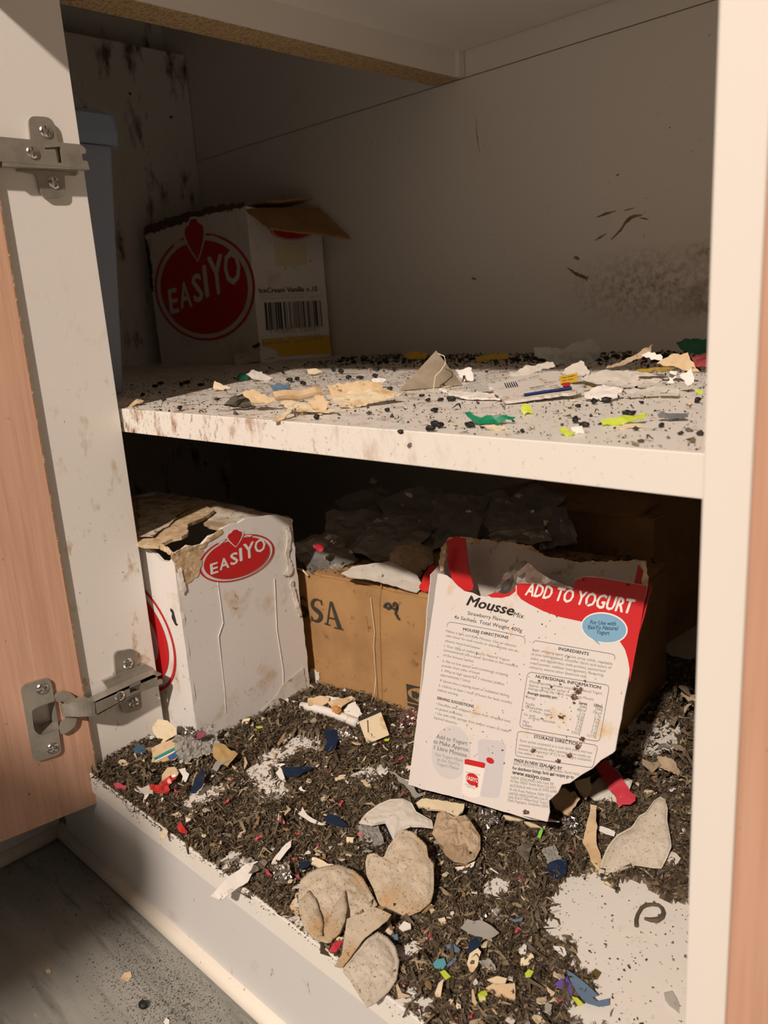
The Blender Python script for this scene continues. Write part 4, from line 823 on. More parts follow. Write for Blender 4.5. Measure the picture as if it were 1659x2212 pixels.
# specks hanging on the bottom board's front edge and lying on the kickboard bead and vinyl
n = 480; cx_ = RNG.uniform(0, 300, n); cx_ = np.where(RNG.random(n) < .6, RNG.uniform(0, 110, n), cx_)
c_ = np.stack([cx_, np.full(n, -.25), -np.abs(RNG.normal(0, 4, n))*(.35+.65*(nfield(cx_, cx_*0, 30, 77) > .2))], 1); a_ = crumbs(c_, np.clip(RNG.lognormal(-1.1, .4, n), .15, .7), RNG)
n2 = 3400; ctr = [PZ(*q, ZF) for q in ((330, 2130), (400, 2180), (290, 2080), (360, 2210))]; k_ = RNG.integers(0, 4, n2); c_ = np.array(ctr)[k_]+np.stack([RNG.normal(0, 16, n2), RNG.normal(0, 13, n2), np.full(n2, .25)], 1); c_[:, 2] = ZF+.25
c2_ = np.stack([RNG.uniform(-60, 260, 1300), -6-np.abs(RNG.normal(0, 22, 1300)), np.full(1300, ZF+.25)], 1); c_ = np.concatenate([c_, c2_]); c_ = c_[c_[:, 1] < -5.5]
b_ = crumbs(c_, np.clip(RNG.lognormal(-1.5, .45, len(c_)), .1, .7), RNG)
v, t, cl = joinm((*b_, pick(len(c_), 8)),)
mk_fast('floor_crumbs', v, t, m_tea, np.array([60., -40, ZF]), col=cl, label='fine brown crumbs scattered on the grey vinyl below the kickboard', cat='crumbs', kind='stuff')
v, t, cl = joinm((*a_, pick(480, 8)),)
mk_fast('edge_crumbs', v, t, m_tea, np.array([100., 0, -5]), col=cl, label='tea specks clinging to the front edge of the bottom board', cat='crumbs', kind='stuff')
# middle shelf
n = 15000; cx_, cy_ = RNG.uniform(-200, 418, n), RNG.uniform(66, 505, n)
dn = .20+.25*(nfield(cx_, cy_, 60, 31) > .3)+.9*np.clip((cy_-330)/90, 0, 1)+.35*np.exp(-((cx_-30)**2+(cy_-80)**2)/40**2)+.3*np.clip((cx_-180)/120, 0, 1)
ok = (RNG.random(n) < dn*.75) & ~((cx_ < -262) & (cy_ > 370)) & ~((cx_ < -70) & (cy_ < 122)); cx_, cy_ = cx_[ok], cy_[ok]; n = len(cx_)
big = RNG.random(n) < np.clip((cy_-300)/260, .02, .5); sz = np.where(big, RNG.uniform(.7, 1.9, n), np.clip(RNG.lognormal(-.95, .45, n), .15, 1.0))
a_ = crumbs(np.stack([cx_, cy_, np.full(n, ZM)+sz*.5], 1), sz, RNG)
n3 = 2600; x3, y3 = RNG.uniform(-160, 415, n3), RNG.uniform(66, 500, n3); L3 = np.clip(RNG.lognormal(.75, .5, n3), .8, 6); b_ = flakes(np.stack([x3, y3, np.full(n3, ZM+.9)], 1), L3, L3*.35, .12, RNG)
PD = np.array([.46, .30, .12, .05, .05, .01, .01])
PL = np.array([(.60, .52, .40), (.45, .36, .24), (.09, .065, .04), (.05, .036, .022), (.30, .22, .13)])
v, t, cl = joinm((*a_, pick(n, 8, PD)), (*b_, np.repeat(PL[RNG.choice(5, n3, p=[.16, .12, .3, .3, .12])], 4, axis=0)))
mk_fast('shelf_crumbs', v, t, m_tea, np.array([100., 250, ZM]), col=cl, label='dark crumbs and chewed flecks strewn over the middle shelf', cat='crumbs', kind='stuff')
# lid of the brown carton and the dark corner behind it
n = 5200; cx_, cy_ = RNG.uniform(20, 418, n), RNG.uniform(185, 500, n); z_ = np.where(in_box(cx_, cy_, -2), BH+3.0, 6.0); ok = ~((cx_ < 216) & (cy_ > 385)) & (in_box(cx_, cy_, -2) | (cx_ > 265)); cx_, cy_, z_ = cx_[ok], cy_[ok], z_[ok]; n = len(cx_)
z_ = z_+np.where(z_ < 20, np.clip((cy_-200)/12, 0, 16)+4*nfield(cx_, cy_, 40, 41), 0); L_ = np.clip(RNG.lognormal(1.2, .5, n), 1, 14)
lid_ = in_box(cx_, cy_, -2)
for sel, nm, lab, og in ((~lid_, 'shredded_debris', 'brown shredded debris heaped in the dark behind the printed box', (330., 320, 5)), (lid_, 'lid_crumbs', 'leaf crumbs scattered on the lid of the brown carton', (140., 260, BH+3))):
    k_ = int(sel.sum()); f_ = flakes(np.stack([cx_, cy_, z_+RNG.uniform(0, 2, n)], 1)[sel], L_[sel], (L_*RNG.uniform(.2, .7, n))[sel], .5 if nm[0] == 's' else .15, RNG)
    mk_fast(nm, *f_, m_tea, np.array(og), col=pick(k_, 4), label=lab, cat='debris', kind='stuff')

# ---------------------------------------------------------------- things lying about: tea bags, torn paper, film, foil, plastic
m_bag = mat('stained_teabag_paper', (.54, .46, .355), .85, var=((.42, .33, .22), 34, .44, .64), spots=[((.50, .29, .12), 40, .62, .74), ((.17, .10, .05), 950, .635, .685), ((.12, .07, .03), 260, .72, .75)], bump=(900, .35, .0005), sss=.0)
m_bag2 = mat('pale_teabag_paper', (.56, .50, .42), .85, var=((.46, .41, .32), 30, .42, .66), spots=[((.17, .11, .06), 950, .645, .69), ((.12, .07, .03), 260, .72, .75)], bump=(900, .35, .0005))
m_bagbr = mat('brown_teabag_paper', (.45, .34, .23), .85, var=((.30, .21, .13), 30, .42, .66), spots=[((.14, .08, .04), 950, .65, .70)], bump=(900, .35, .0005))
m_tissue = mat('grey_tissue', (.58, .54, .48), .8, spots=[((.16, .11, .06), 260, .68, .72)], bump=(400, .3))
m_paper = mat('white_paper_scrap', (.76, .73, .69), .7, spots=[((.45, .32, .18), 90, .66, .76), ((.14, .10, .06), 300, .70, .735)])
m_tan = mat('tan_card_scrap', (.64, .48, .30), .85, var=((.50, .34, .18), 60, .45, .65), spots=[((.18, .11, .05), 240, .67, .71)], bump=(400, .4))
m_cream2 = mat('cream_card_scrap', (.72, .61, .42), .8, spots=[((.50, .33, .15), 60, .58, .72), ((.14, .09, .05), 260, .69, .73)])
m_pink = mat('pink_plastic', (.62, .09, .12), .4); m_redp = mat('crimson_card', (.52, .03, .05), .5, spots=[((.7, .5, .45), 300, .72, .75)])
m_redfoil = mat('red_wrapper', (.50, .035, .03), .3, spots=[((.75, .45, .4), 200, .66, .72)])
m_navy = mat('navy_film', (.012, .024, .055), .25, spots=[((.10, .11, .13), 200, .68, .74)])
m_slate = mat('slate_blue_film', (.12, .19, .28), .4); m_cyan = mat('cyan_foil', (.13, .42, .52), .3, .3); m_purple = mat('violet_film', (.13, .07, .36), .4)
m_lime = mat('lime_plastic', (.50, .60, .06), .4, spots=[((.75, .78, .45), 120, .62, .7)]); m_green = mat('green_plastic', (.0, .19, .085), .35); m_dkgreen = mat('dark_green_film', (.01, .10, .045), .45)
m_yscrap = mat('yellow_scrap', (.62, .42, .04), .5, spots=[((.12, .08, .03), 120, .62, .7)])
m_foil = mat('crinkled_foil', (.74, .73, .71), .16, 1.); m_dfoil = mat('dull_dark_foil', (.46, .44, .41), .33, .6, var=((.34, .325, .30), 26, .46, .6))
m_film = mat('clear_film', (.80, .78, .74), .14, trans=.75, ior=1.3); m_cfilm = mat('cloudy_film', (.62, .60, .56), .25, trans=.55, ior=1.25)
m_drop = mat('black_dropping', (.012, .011, .010), .55, bump=(600, .4)); m_thread = mat('cotton_thread', (.66, .58, .46), .8); m_stalk = mat('brown_stalk', (.10, .075, .05), .8)
CA, CB, CC, CD, CE = (540, 1500, 4.1475), (200, 1520, 3.95), (420, 1760, 3.456), (760, 1700, 3.456), (1140, 1580, 4.1475)
CF, CG, CH, CM, CN = (800, 1960, 2.37), (620, 1300, 4.608), (620, 980, 2.9625), (220, 720, 2.44), (840, 700, 2.37)
def lay(c, pts, zb, t=.0, side=(0, 0)):
    """outline measured in the photo -> outline on a plane that rests at height zb, tipped by t towards the viewer"""
    px = crop(*c, pts) if c else pts; m = np.mean(px, 0); z = zb+.6
    for _ in range(6):
        ctr = PZ(m[0], m[1], z); n = unit(EZ*(1-t)+unit(CAM-ctr)*t+np.array([side[0], side[1], 0])); P = [PP(*q, ctr, n) for q in px]; z += zb-min(p[2] for p in P)
    return P
SEED = [100]
def scrap(name, label, cat, m, c, pts, zb=6., t=.15, side=(0, 0), thick=.3, res=3., bump=.7, lam=9., jag=.35, curl=0., fine=.2, group=None, parent=None):
    SEED[0] += 1
    return mk(name, *sheet(lay(c, pts, zb, t, side), thick, res, bump, lam, SEED[0], jag, curl, None, fine), m, parent, label=label, cat=cat, group=group)
def bag(label, m, c, pts, zb=6., t=.35, side=(0, 0), h=4., rim=.12, ridge=.25, wr=1., lam=11., fold=0., ns=64, group=None, name='tea_bag', folds=()):
    SEED[0] += 1
    o = mk(name, *pillow(lay(c, pts, zb, t, side), h*.38, rim, ridge*.6, wr*.6, lam*1.1, SEED[0], 130, .6, 24, fold*1.2), m, None, smooth=True, label=label, cat='tea bag', group=group)
    for fp in folds:
        SEED[0] += 1; mk('fold', *sheet(lay(c, fp, zb+h*.55+.8, t, side), .3, 2.4, .7, 10, SEED[0], .1, fine=.2), m, o, smooth=True)
    return o
def foil(name, label, cat, m, px, z, su, sv, amp, lam=1.2, tilt=.3, rot=0., group=None, n=12, cup=0.):
    SEED[0] += 1; c = PZ(*px, z); up = unit(EZ*(1-tilt)+unit(CAM-c)*tilt); ux = unit(np.cross(up, [math.sin(rot), math.cos(rot), .01])); uy = np.cross(up, ux)
    return mk(name, *crumple(c, ux, uy, su, sv, amp, lam, SEED[0], n, cup), m, None, label=label, cat=cat, group=group)

# tea bags
bag('grey tissue-thin tea bag behind the big folded tea bag', m_tissue, CD, [(50, 270), (100, 200), (190, 130), (280, 90), (380, 85), (450, 120), (480, 180), (600, 250), (610, 310), (520, 300), (430, 300), (380, 320), (310, 400), (250, 270), (150, 290)], 8, .4, h=5, rim=.06, ridge=0, wr=2.2, lam=14)
bag('crumpled brown tea bag below the torn printed box', m_bagbr, CD, [(600, 350), (640, 190), (680, 175), (760, 220), (850, 210), (900, 270), (960, 370), (960, 460), (920, 540), (850, 575), (770, 560), (700, 510), (660, 440)], 6, .35, h=8, rim=.05, ridge=0, wr=4.5, lam=7)
bag('big folded cream tea bag with a crimped rim, brown speckled', m_bag, CD, [(100, 560), (115, 500), (165, 490), (215, 520), (240, 520), (270, 440), (340, 350), (385, 310), (450, 330), (520, 390), (560, 440), (570, 520), (610, 570), (614, 680), (612, 780), (590, 860), (510, 930), (420, 968), (330, 955), (250, 920), (200, 870), (160, 760), (110, 660)], 5, .45, folds=([(110, 560), (165, 500), (220, 525), (235, 640), (190, 700), (130, 660)],), h=5, rim=.1, ridge=.3, wr=2.2, lam=11, ns=90, fold=2)
bag('round stained tea bag with an orange-brown patch at the shelf edge', m_bag, CC, [(790, 490), (850, 430), (950, 390), (1080, 375), (1190, 410), (1260, 470), (1320, 580), (1370, 670), (1330, 690), (1240, 740), (1140, 790), (1100, 880), (1060, 940), (990, 960), (900, 930), (820, 850), (780, 720), (775, 600)], 3, .35, folds=([(1120, 560), (1140, 690), (1128, 790), (1090, 880), (1000, 955), (965, 850), (1040, 690)], [(850, 560), (905, 620), (960, 800), (955, 905), (880, 880), (810, 760), (790, 640)]), h=5, rim=.14, ridge=.2, wr=2.6, lam=9, ns=90, fold=2)
bag('round pale tea bag hanging over the front edge of the bottom board', m_bag2, CC, [(1110, 1110), (1170, 1040), (1280, 930), (1370, 870), (1440, 910), (1500, 980), (1530, 1090), (1510, 1230), (1450, 1320), (1360, 1400), (1290, 1435), (1240, 1360), (1160, 1230), (1110, 1170)], 1.5, .4, h=5, rim=.18, ridge=.3, wr=1.5, lam=8, ns=90)
scrap('tea_bag', 'folded triangle of cream tea bag paper overlapping the round pale one', 'tea bag', m_bag, CC, [(1140, 780), (1240, 745), (1340, 690), (1470, 745), (1440, 790), (1340, 870), (1250, 950), (1180, 1040), (1100, 1140), (1045, 1130), (1100, 1040), (1120, 900)], 9, .45, thick=.6, bump=1.6, lam=16, fine=.5, jag=.15)
bag('large white folded tea bag standing beside the white upright', m_bag2, CE, [(630, 1270), (660, 1150), (720, 1020), (800, 920), (930, 850), (1000, 750), (1060, 720), (1130, 620), (1190, 580), (1230, 610), (1255, 690), (1250, 800), (1270, 900), (1290, 1030), (1250, 1130), (1200, 1230), (1120, 1225), (960, 1200), (830, 1250), (740, 1310), (680, 1320)], 2, .6, h=8, rim=.04, ridge=0, wr=2.0, lam=15, fold=3, ns=80)
scrap('tissue_scrap', 'small grey torn tissue behind the large white folded tea bag', 'paper', m_tissue, CE, [(1225, 1215), (1250, 1120), (1290, 1070), (1330, 1090), (1370, 1140), (1340, 1190), (1260, 1232)], 3, .5, bump=1.6, lam=6)
bag('grey tea bag tucked under the red card strip', m_tissue, CE, [(550, 580), (570, 480), (640, 410), (720, 470), (800, 440), (900, 420), (940, 440), (900, 560), (820, 640), (690, 650), (600, 620)], 4, .5, h=6, rim=.06, ridge=0, wr=2.0, lam=9)
bag('dusty tea bag lying on top of the brown carton', m_bagbr, CH, [(650, 700), (660, 640), (700, 590), (840, 570), (930, 610), (940, 700), (900, 720), (850, 790), (760, 800), (650, 780)], BH+3, .45, h=7, rim=.06, ridge=0, wr=2, lam=9)
# pyramid tea bag on the middle shelf
b0, b1 = PZ(862, 844, ZM+.5), PZ(1000, 832, ZM+.5); ap = PP(942, 757, (b0+b1)/2+np.array([-8., 12, 0]), unit(CAM-(b0+b1)/2)); bk_ = (b0+b1)/2+np.array([-26., 34, 0])
V, F = [], []
def face_grid(a, b, c, k=9):
    base = len(V); ids = {}
    for i in range(k+1):
        for j in range(k+1-i):
            u, v2 = i/k, j/k; q = a*(1-u-v2)+b*u+c*v2; bul = 27*u*v2*(1-u-v2); nn2 = unit(np.cross(b-a, c-a))
            if nn2 @ (q-(b0+b1+bk_+ap)/4) < 0: nn2 = -nn2
            ids[i, j] = len(V); V.append(q+nn2*(3.0*bul+.5*nz(q, 7, 3)*min(1, bul*3)))
    for i in range(k):
        for j in range(k-i):
            F.append([ids[i, j], ids[i+1, j], ids[i, j+1]])
            if j < k-i-1: F.append([ids[i+1, j], ids[i+1, j+1], ids[i, j+1]])
for tri_ in ((b0, b1, ap), (b1, bk_, ap), (bk_, b0, ap), (b0, bk_, b1)): face_grid(*tri_)
pyr = thing('tea_bag', 'pyramid-shaped mesh tea bag standing on the middle shelf', 'tea bag', (b0+b1)/2)
mk('pouch', V, F, mat('mesh_teabag', (.33, .27, .20), .85, var=((.24, .19, .13), 60, .4, .65), bump=(1500, .6, .0005)), pyr, smooth=True)
th = [PP(*q, (b0+b1)/2+np.array([6., -7, 0]), unit(CAM-b0)) for q in crop(*CN, [(250, 150), (285, 165), (290, 200), (265, 240), (238, 265), (232, 300), (228, 345), (215, 375)])]
mk('thread', *tube(th, .35, 5), m_thread, pyr)

# torn card, paper and film on the bottom shelf
scrap('card_strip', 'crimson card strip with torn edges below the printed box corner', 'card scrap', m_redp, CE, [(610, 310), (710, 250), (760, 320), (830, 400), (880, 470), (920, 540), (965, 570), (965, 620), (920, 655), (850, 655), (815, 685), (800, 640), (790, 590), (740, 530), (700, 460), (650, 380)], 8, .6, thick=.7, bump=.6, jag=.5)
scrap('card_scrap', 'folded tan card piece under the torn corner of the printed box', 'card scrap', m_tan, CE, [(200, 600), (290, 520), (330, 500), (380, 550), (420, 535), (470, 600), (430, 660), (375, 755), (320, 735), (250, 690)], 7, .5, thick=1, bump=1.4)
scrap('card_scrap', 'cream card piece wedged between the printed box and red strip', 'card scrap', m_cream2, CE, [(420, 450), (560, 400), (578, 500), (550, 560), (520, 612), (470, 560)], 9, .55, thick=.7, bump=1.2)
scrap('card_strip', 'long tan strip with black specks beside the white folded tea bag', 'card scrap', m_tan, CE, [(560, 650), (620, 660), (610, 800), (615, 900), (620, 1020), (650, 1090), (660, 1160), (635, 1240), (590, 1190), (540, 1080), (490, 990), (510, 900), (540, 780)], 5, .4, thick=.6, bump=1.2, jag=.3)
scrap('card_scrap', 'yellowish card end poking out below the white folded tea bag', 'card scrap', m_cream2, CE, [(690, 1350), (760, 1310), (772, 1370), (730, 1385)], 1, .3, thick=.8)
scrap('film_scrap', 'glossy navy film scrap at the edge of the bare white patch', 'film scrap', m_navy, CE, [(145, 1290), (190, 1180), (260, 1150), (350, 1140), (355, 1200), (330, 1280), (250, 1340), (190, 1320)], 4, .4, bump=1.6, lam=7)
scrap('paper_scrap', 'white chip touching the glossy navy film scrap', 'paper scrap', m_paper, CE, [(145, 1395), (150, 1335), (215, 1322), (185, 1370)], 2, .3)
scrap('plastic_scrap', 'bright green leaf-shaped plastic sliver below the printed box', 'plastic scrap', mat('vivid_green', (.22, .60, .08), .35), CE, [(85, 950), (105, 890), (130, 868), (137, 890), (115, 957)], 7, .4)
scrap('label_scrap', 'white and blue printed label scrap beside the white folded tea bag', 'label', m_paper, CE, [(605, 850), (660, 848), (730, 870), (785, 900), (775, 938), (700, 918), (640, 890)], 6, .4)
st = thing('plant_stalk', 'curled dark brown stalk loop on the bare white patch', 'stalk', PZ(1400, 1975, 0))
mk('stem', *tube([PZ(*q, .8+.9*k) for q, k in zip(crop(*CE, [(975, 1745), (972, 1690), (985, 1640), (1020, 1580), (1060, 1555), (1110, 1550), (1170, 1555), (1205, 1585), (1218, 1625), (1200, 1665), (1160, 1690), (1100, 1688), (1045, 1676)]), (0, .2, .4, 1, 1.2, 1.2, 1.2, 1, 1, .8, .4, .2, 0))], [1.1, 1.0, .9, 1.0, 1.1, .8, .9, 1., 1.1, 1.4, 1.5, 1.1, .7], 6), m_stalk, st)
tag = thing('tea_tag', 'square cream tea tag with a black stripe and thread', 'tag', PZ(805, 1600, 4))
tp = lay(CG, [(705, 1165), (925, 1070), (1018, 1325), (798, 1415)], 5, .5); mk('card', *sheet(tp, .4, 4, .35, 30, 5, .03), m_cream2, tag)
tn = unit(np.cross(tp[1]-tp[0], tp[2]-tp[0])); tn = tn if tn @ (CAM-tp[0]) > 0 else -tn
mk('stripe', *flat([tp[0], tp[1], tp[1]+(tp[2]-tp[1])*.115, tp[0]+(tp[3]-tp[0])*.115], tn, .5), m_kprint, tag)
thp = onb(crop(*CG, [(800, 1125), (835, 1000), (870, 905)]), 7)+onb(crop(*CG, [(884, 760), (872, 600), (862, 430), (872, 300), (850, 130), (832, -40)]), 2.2)
mk('thread', *tube(thp, .33, 5), m_thread, tag); thp = [PP(*q, tp[0]+tn*.8, tn) for q in crop(*CG, [(795, 1120), (800, 1180), (803, 1240), (806, 1300)])]
mk('staple', *tube(thp[1:], .35, 5), m_screw, tag)
rl = [PZ(*q, 8.5) for q in crop(*CG, [(140, 1035), (280, 1060), (420, 1100), (560, 1150), (700, 1205)])]
mk('paper_roll', *tube(rl, [3.0, 3.4, 3.4, 3.3, 3.6], 12), m_paper, None, smooth=True, label='rolled white paper tube lying in front of the brown carton', cat='paper')
scrap('card_scrap', 'torn tan card flake on top of the rolled paper tube', 'card scrap', m_tan, CG, [(205, 960), (330, 935), (420, 950), (400, 1010), (330, 1040), (210, 1030)], 11, .45, thick=.9, bump=1.2)
scrap('card_scrap', 'ragged brown card flake between the paper tube and carton', 'card scrap', m_torn, CG, [(400, 990), (480, 965), (560, 965), (640, 940), (690, 965), (600, 1010), (540, 1050), (450, 1060)], 13, .45, thick=.9, bump=1.4)
scrap('paper_scrap', 'white card corner leaning beside the square tea tag', 'paper scrap', m_paper, CG, [(545, 1100), (610, 1025), (680, 990), (750, 1120), (700, 1160)], 8, .5, thick=.6)
scrap('paper_scrap', 'white paper sheet lying under brown card flakes by the carton', 'paper scrap', m_paper, CG, [(330, 950), (400, 935), (540, 965), (500, 1010), (420, 1020)], 10, .45, thick=.4)
mk('orange_peel', *pillow(lay(CG, [(445, 1045), (490, 1032), (530, 1045), (545, 1080), (505, 1112), (450, 1092)], 14, .5), 2, .2, 0, .4, 6, 4, 24), mat('dried_orange', (.55, .24, .06), .7), None, smooth=True, label='dried orange crust on the brown card flake', cat='food scrap')
foil('foil_scrap', 'pinkish crinkled foil wedged between brown carton and printed box', 'foil', mat('pink_foil', (.62, .50, .50), .2, 1.), (888, 1550), 9, 7, 9, 2.6, 1.1, .5, .6)
scrap('card_scrap', 'cream torn card propped under the lower hinge', 'card scrap', m_cream2, CB, [(510, 190), (560, 130), (640, 145), (710, 210), (720, 260), (650, 300), (600, 352), (570, 362), (605, 300), (550, 292), (520, 250)], 12, .6, thick=.8, bump=1.2)
cs = mk('card_scrap', *sheet(lay(CB, [(500, 380), (600, 330), (770, 270), (792, 310), (752, 430), (700, 480), (560, 500), (500, 500), (510, 420)], 6, .5), .8, 4, .3, 20, 71, .3), m_tan, None, label='tan card scrap printed with green and blue stripes below the hinge', cat='card scrap')
lpl = lay(CB, [(500, 380), (600, 330), (770, 270), (792, 310), (752, 430), (700, 480), (560, 500), (500, 500), (510, 420)], 6, .5); ln = unit(np.cross(lpl[4]-lpl[0], lpl[2]-lpl[0])); ln = ln if ln @ (CAM-lpl[0]) > 0 else -ln
for nm, pts, mm, li in (('green_stripe', [(515, 470), (600, 425), (740, 355), (750, 375), (620, 440), (540, 484)], mat('teal_print', (.03, .26, .24), .4), .5), ('white_line', [(530, 490), (620, 446), (750, 378), (752, 388), (620, 458), (535, 497)], m_wprint, .5), ('blue_block', [(640, 455), (752, 390), (745, 430), (695, 475), (655, 485)], mat('blue_print', (.04, .10, .26), .4), .5)):
    mk(nm, *flat([PP(*q, lpl[0], ln) for q in crop(*CB, pts)], ln, li), mm, cs)
scrap('plastic_scrap', 'dull blue plastic chip against the hinge panel', 'plastic scrap', mat('denim_blue', (.045, .085, .15), .5), CB, [(345, 400), (370, 350), (430, 355), (480, 385), (440, 430), (350, 430)], 5, .6)
foil('film_scrap', 'crumpled clear film with pink print at the white carton corner', 'film scrap', m_cfilm, (425, 1608), 11, 11, 15, 3.4, .9, .5, .3, n=26)
foil('foil_scrap', 'bright foil tuft sticking up at the white carton corner', 'foil', m_foil, (408, 1582), 24, 4, 4, 2.2, .8, .5, .9)
scrap('film_scrap', 'plum pink film flake on the crumpled clear film', 'film scrap', mat('plum_film', (.26, .07, .10), .3), CB, [(860, 300), (890, 240), (960, 235), (975, 260), (920, 300)], 19, .6)
scrap('paper_scrap', 'ochre curled paper next to the crumpled clear film', 'paper scrap', mat('ochre_paper', (.40, .27, .11), .8), CB, [(1020, 380), (1060, 335), (1130, 350), (1180, 400), (1240, 420), (1200, 480), (1150, 530), (1090, 500), (1030, 450)], 7, .45, bump=2.0, lam=6)
scrap('film_scrap', 'grey film tatter under the ochre curled paper', 'film scrap', m_cfilm, CB, [(1020, 560), (1050, 490), (1130, 465), (1180, 480), (1090, 530), (1060, 580)], 6, .35, bump=1.2)
scrap('card_scrap', 'round tan speckled disc above the red corrugated wrapper', 'card scrap', m_tan, CB, [(592, 610), (640, 545), (700, 540), (735, 590), (710, 640), (640, 685), (590, 660)], 6, .4)
scrap('paper_scrap', 'white speckled paper curl beside the red corrugated wrapper', 'paper scrap', m_paper, CB, [(735, 560), (790, 545), (825, 600), (800, 660), (755, 690), (770, 620)], 5, .4, bump=1.2)
rw = scrap('wrapper', 'red corrugated wrapper on the litter by the shelf edge', 'wrapper', m_redfoil, CB, [(480, 680), (560, 700), (620, 640), (700, 605), (712, 640), (650, 690), (662, 740), (600, 765), (530, 750), (490, 730)], 6, .45, bump=.6, lam=3, fine=2.2, res=2)
scrap('paper_scrap', 'grey-white scrap beside the red corrugated wrapper', 'paper scrap', m_tissue, CB, [(370, 700), (420, 720), (480, 690), (520, 770), (450, 780), (400, 740)], 5, .35)
scrap('plastic_scrap', 'hot pink plastic lump by the open door edge', 'plastic scrap', m_pink, CB, [(178, 680), (220, 672), (295, 705), (282, 728), (200, 720)], 4, .3, thick=1.2, bump=1.)
scrap('wrapper', 'red foil wrapper twist near the bottom shelf edge', 'wrapper', m_redfoil, CB, [(720, 1040), (745, 1000), (770, 1040), (812, 1090), (800, 1112), (760, 1105), (730, 1080)], 4, .4, bump=1.2, lam=5)
scrap('card_scrap', 'cream flake hanging on the front edge of the bottom board', 'card scrap', m_cream2, CB, [(575, 1160), (610, 1060), (645, 1090), (632, 1130), (600, 1165)], .5, .4)
NAV = 'dark navy film scrap '
for lab, c, pts in ((NAV+'between the red wrapper and the bare crescent patch', CB, [(835, 740), (870, 640), (930, 560), (955, 570), (945, 690), (880, 765), (840, 765)]), (NAV+'with a white torn corner below the bare crescent', CA, [(285, 660), (500, 640), (590, 650), (500, 690), (410, 750), (330, 740), (300, 700)]),
                    (NAV+'in front of the rolled paper tube', CA, [(660, 320), (780, 310), (790, 380), (770, 480), (720, 515), (655, 500), (690, 430)]), (NAV+'next to a long white paper sliver', CA, [(655, 1130), (700, 1065), (770, 1090), (850, 1150), (890, 1190), (830, 1185), (750, 1165)]),
                    (NAV+'curled beside the grey tissue-thin tea bag', CA, [(1205, 1180), (1220, 1130), (1250, 1180), (1270, 1260), (1295, 1310), (1250, 1280)]), (NAV+'standing beside a cream card sliver', CD, [(865, 1250), (880, 1150), (930, 1110), (970, 1120), (960, 1180), (900, 1240)]),
                    (NAV+'crumpled above the round stained tea bag', CC, [(770, 390), (800, 340), (870, 345), (860, 380), (800, 410)])):
    scrap('film_scrap', lab, 'film scrap', m_navy, c, pts, 6, .35, bump=1.0)
scrap('paper_scrap', 'white torn corner attached beside the navy film below the crescent', 'paper scrap', m_paper, CA, [(230, 700), (262, 642), (295, 700), (322, 782), (285, 765)], 6, .35)
scrap('paper_scrap', 'long white paper sliver next to a navy film scrap', 'paper scrap', m_paper, CA, [(430, 1070), (470, 1008), (512, 1080), (600, 1130), (682, 1165), (640, 1172), (540, 1142), (490, 1112)], 6, .3)
scrap('paper_scrap', 'jagged white torn paper beside the printed box', 'paper scrap', m_paper, CA, [(890, 735), (1000, 680), (1060, 710), (1120, 690), (1230, 655), (1240, 690), (1180, 760), (1120, 770), (1060, 800), (1030, 750), (960, 745)], 4, .15)
ws = scrap('paper_strip', 'long white strip poking over the front edge of the bottom board', 'paper strip', m_paper, CC, [(120, 605), (200, 520), (300, 430), (400, 365), (470, 345), (520, 390), (430, 440), (400, 500), (330, 540), (250, 600), (180, 630)], 2, .45, bump=.9, thick=.5)
scrap('foil_edge', None, None, m_foil, CC, [(400, 440), (440, 370), (520, 330), (548, 350), (525, 390), (450, 430)], 7, .45, bump=1.2, lam=4, parent=ws)
scrap('paper_strip', 'white torn strip above the end of the long white strip', 'paper strip', m_paper, CC, [(570, 370), (610, 300), (680, 220), (725, 185), (720, 240), (660, 310), (610, 370), (580, 395)], 5, .4)
scrap('card_scrap', 'pale yellow wedge above the round stained tea bag', 'card scrap', m_cream2, CC, [(870, 360), (905, 315), (960, 340), (1040, 370), (1000, 392), (930, 395)], 6, .45, thick=1.5)
scrap('card_scrap', 'orange-tan flake beside the round stained tea bag', 'card scrap', m_tan, CC, [(710, 680), (770, 610), (792, 650), (772, 760), (730, 720)], 2, .35)
scrap('wrapper', 'crimson shredded wrapper between the two round tea bags', 'wrapper', m_redp, CC, [(1000, 1020), (1040, 960), (1112, 935), (1090, 980), (1060, 1030)], 2, .4, bump=1.6, lam=4, jag=.9)
scrap('card_scrap', 'torn tan card with yellow corner under the printed box edge', 'card scrap', m_cream2, CD, [(480, 115), (520, 85), (640, 95), (840, 125), (830, 180), (790, 222), (700, 182), (600, 168), (500, 152)], 9, .3, thick=1.4, jag=.6)
scrap('card_scrap', 'cream splinter beneath the printed box bottom corner', 'card scrap', m_cream2, CD, [(1130, 205), (1240, 215), (1330, 235), (1250, 252), (1150, 232)], 6, .3, thick=1)
scrap('card_scrap', 'speckled cream splinter beside the green sliver', 'card scrap', m_cream2, CD, [(1285, 258), (1380, 255), (1455, 268), (1440, 302), (1330, 292)], 6, .3, thick=1.2)
scrap('film_scrap', 'clear brittle film shard amid the tea litter', 'film scrap', m_cfilm, CD, [(810, 1050), (860, 985), (960, 995), (1040, 1040), (1100, 1090), (1020, 1140), (920, 1110)], 6, .35)
scrap('film_scrap', 'clear film flap under the intact lower corner of the printed box', 'film scrap', m_cfilm, CA, [(1240, 670), (1300, 700), (1420, 780), (1500, 880), (1560, 900), (1480, 930), (1400, 830)], 6, .3)
scrap('foil_scrap', 'ribbed bright foil triangle in the litter', 'foil', m_foil, CD, [(1225, 455), (1280, 430), (1355, 420), (1330, 480), (1310, 570), (1270, 520)], 6, .45, bump=.8, lam=3)
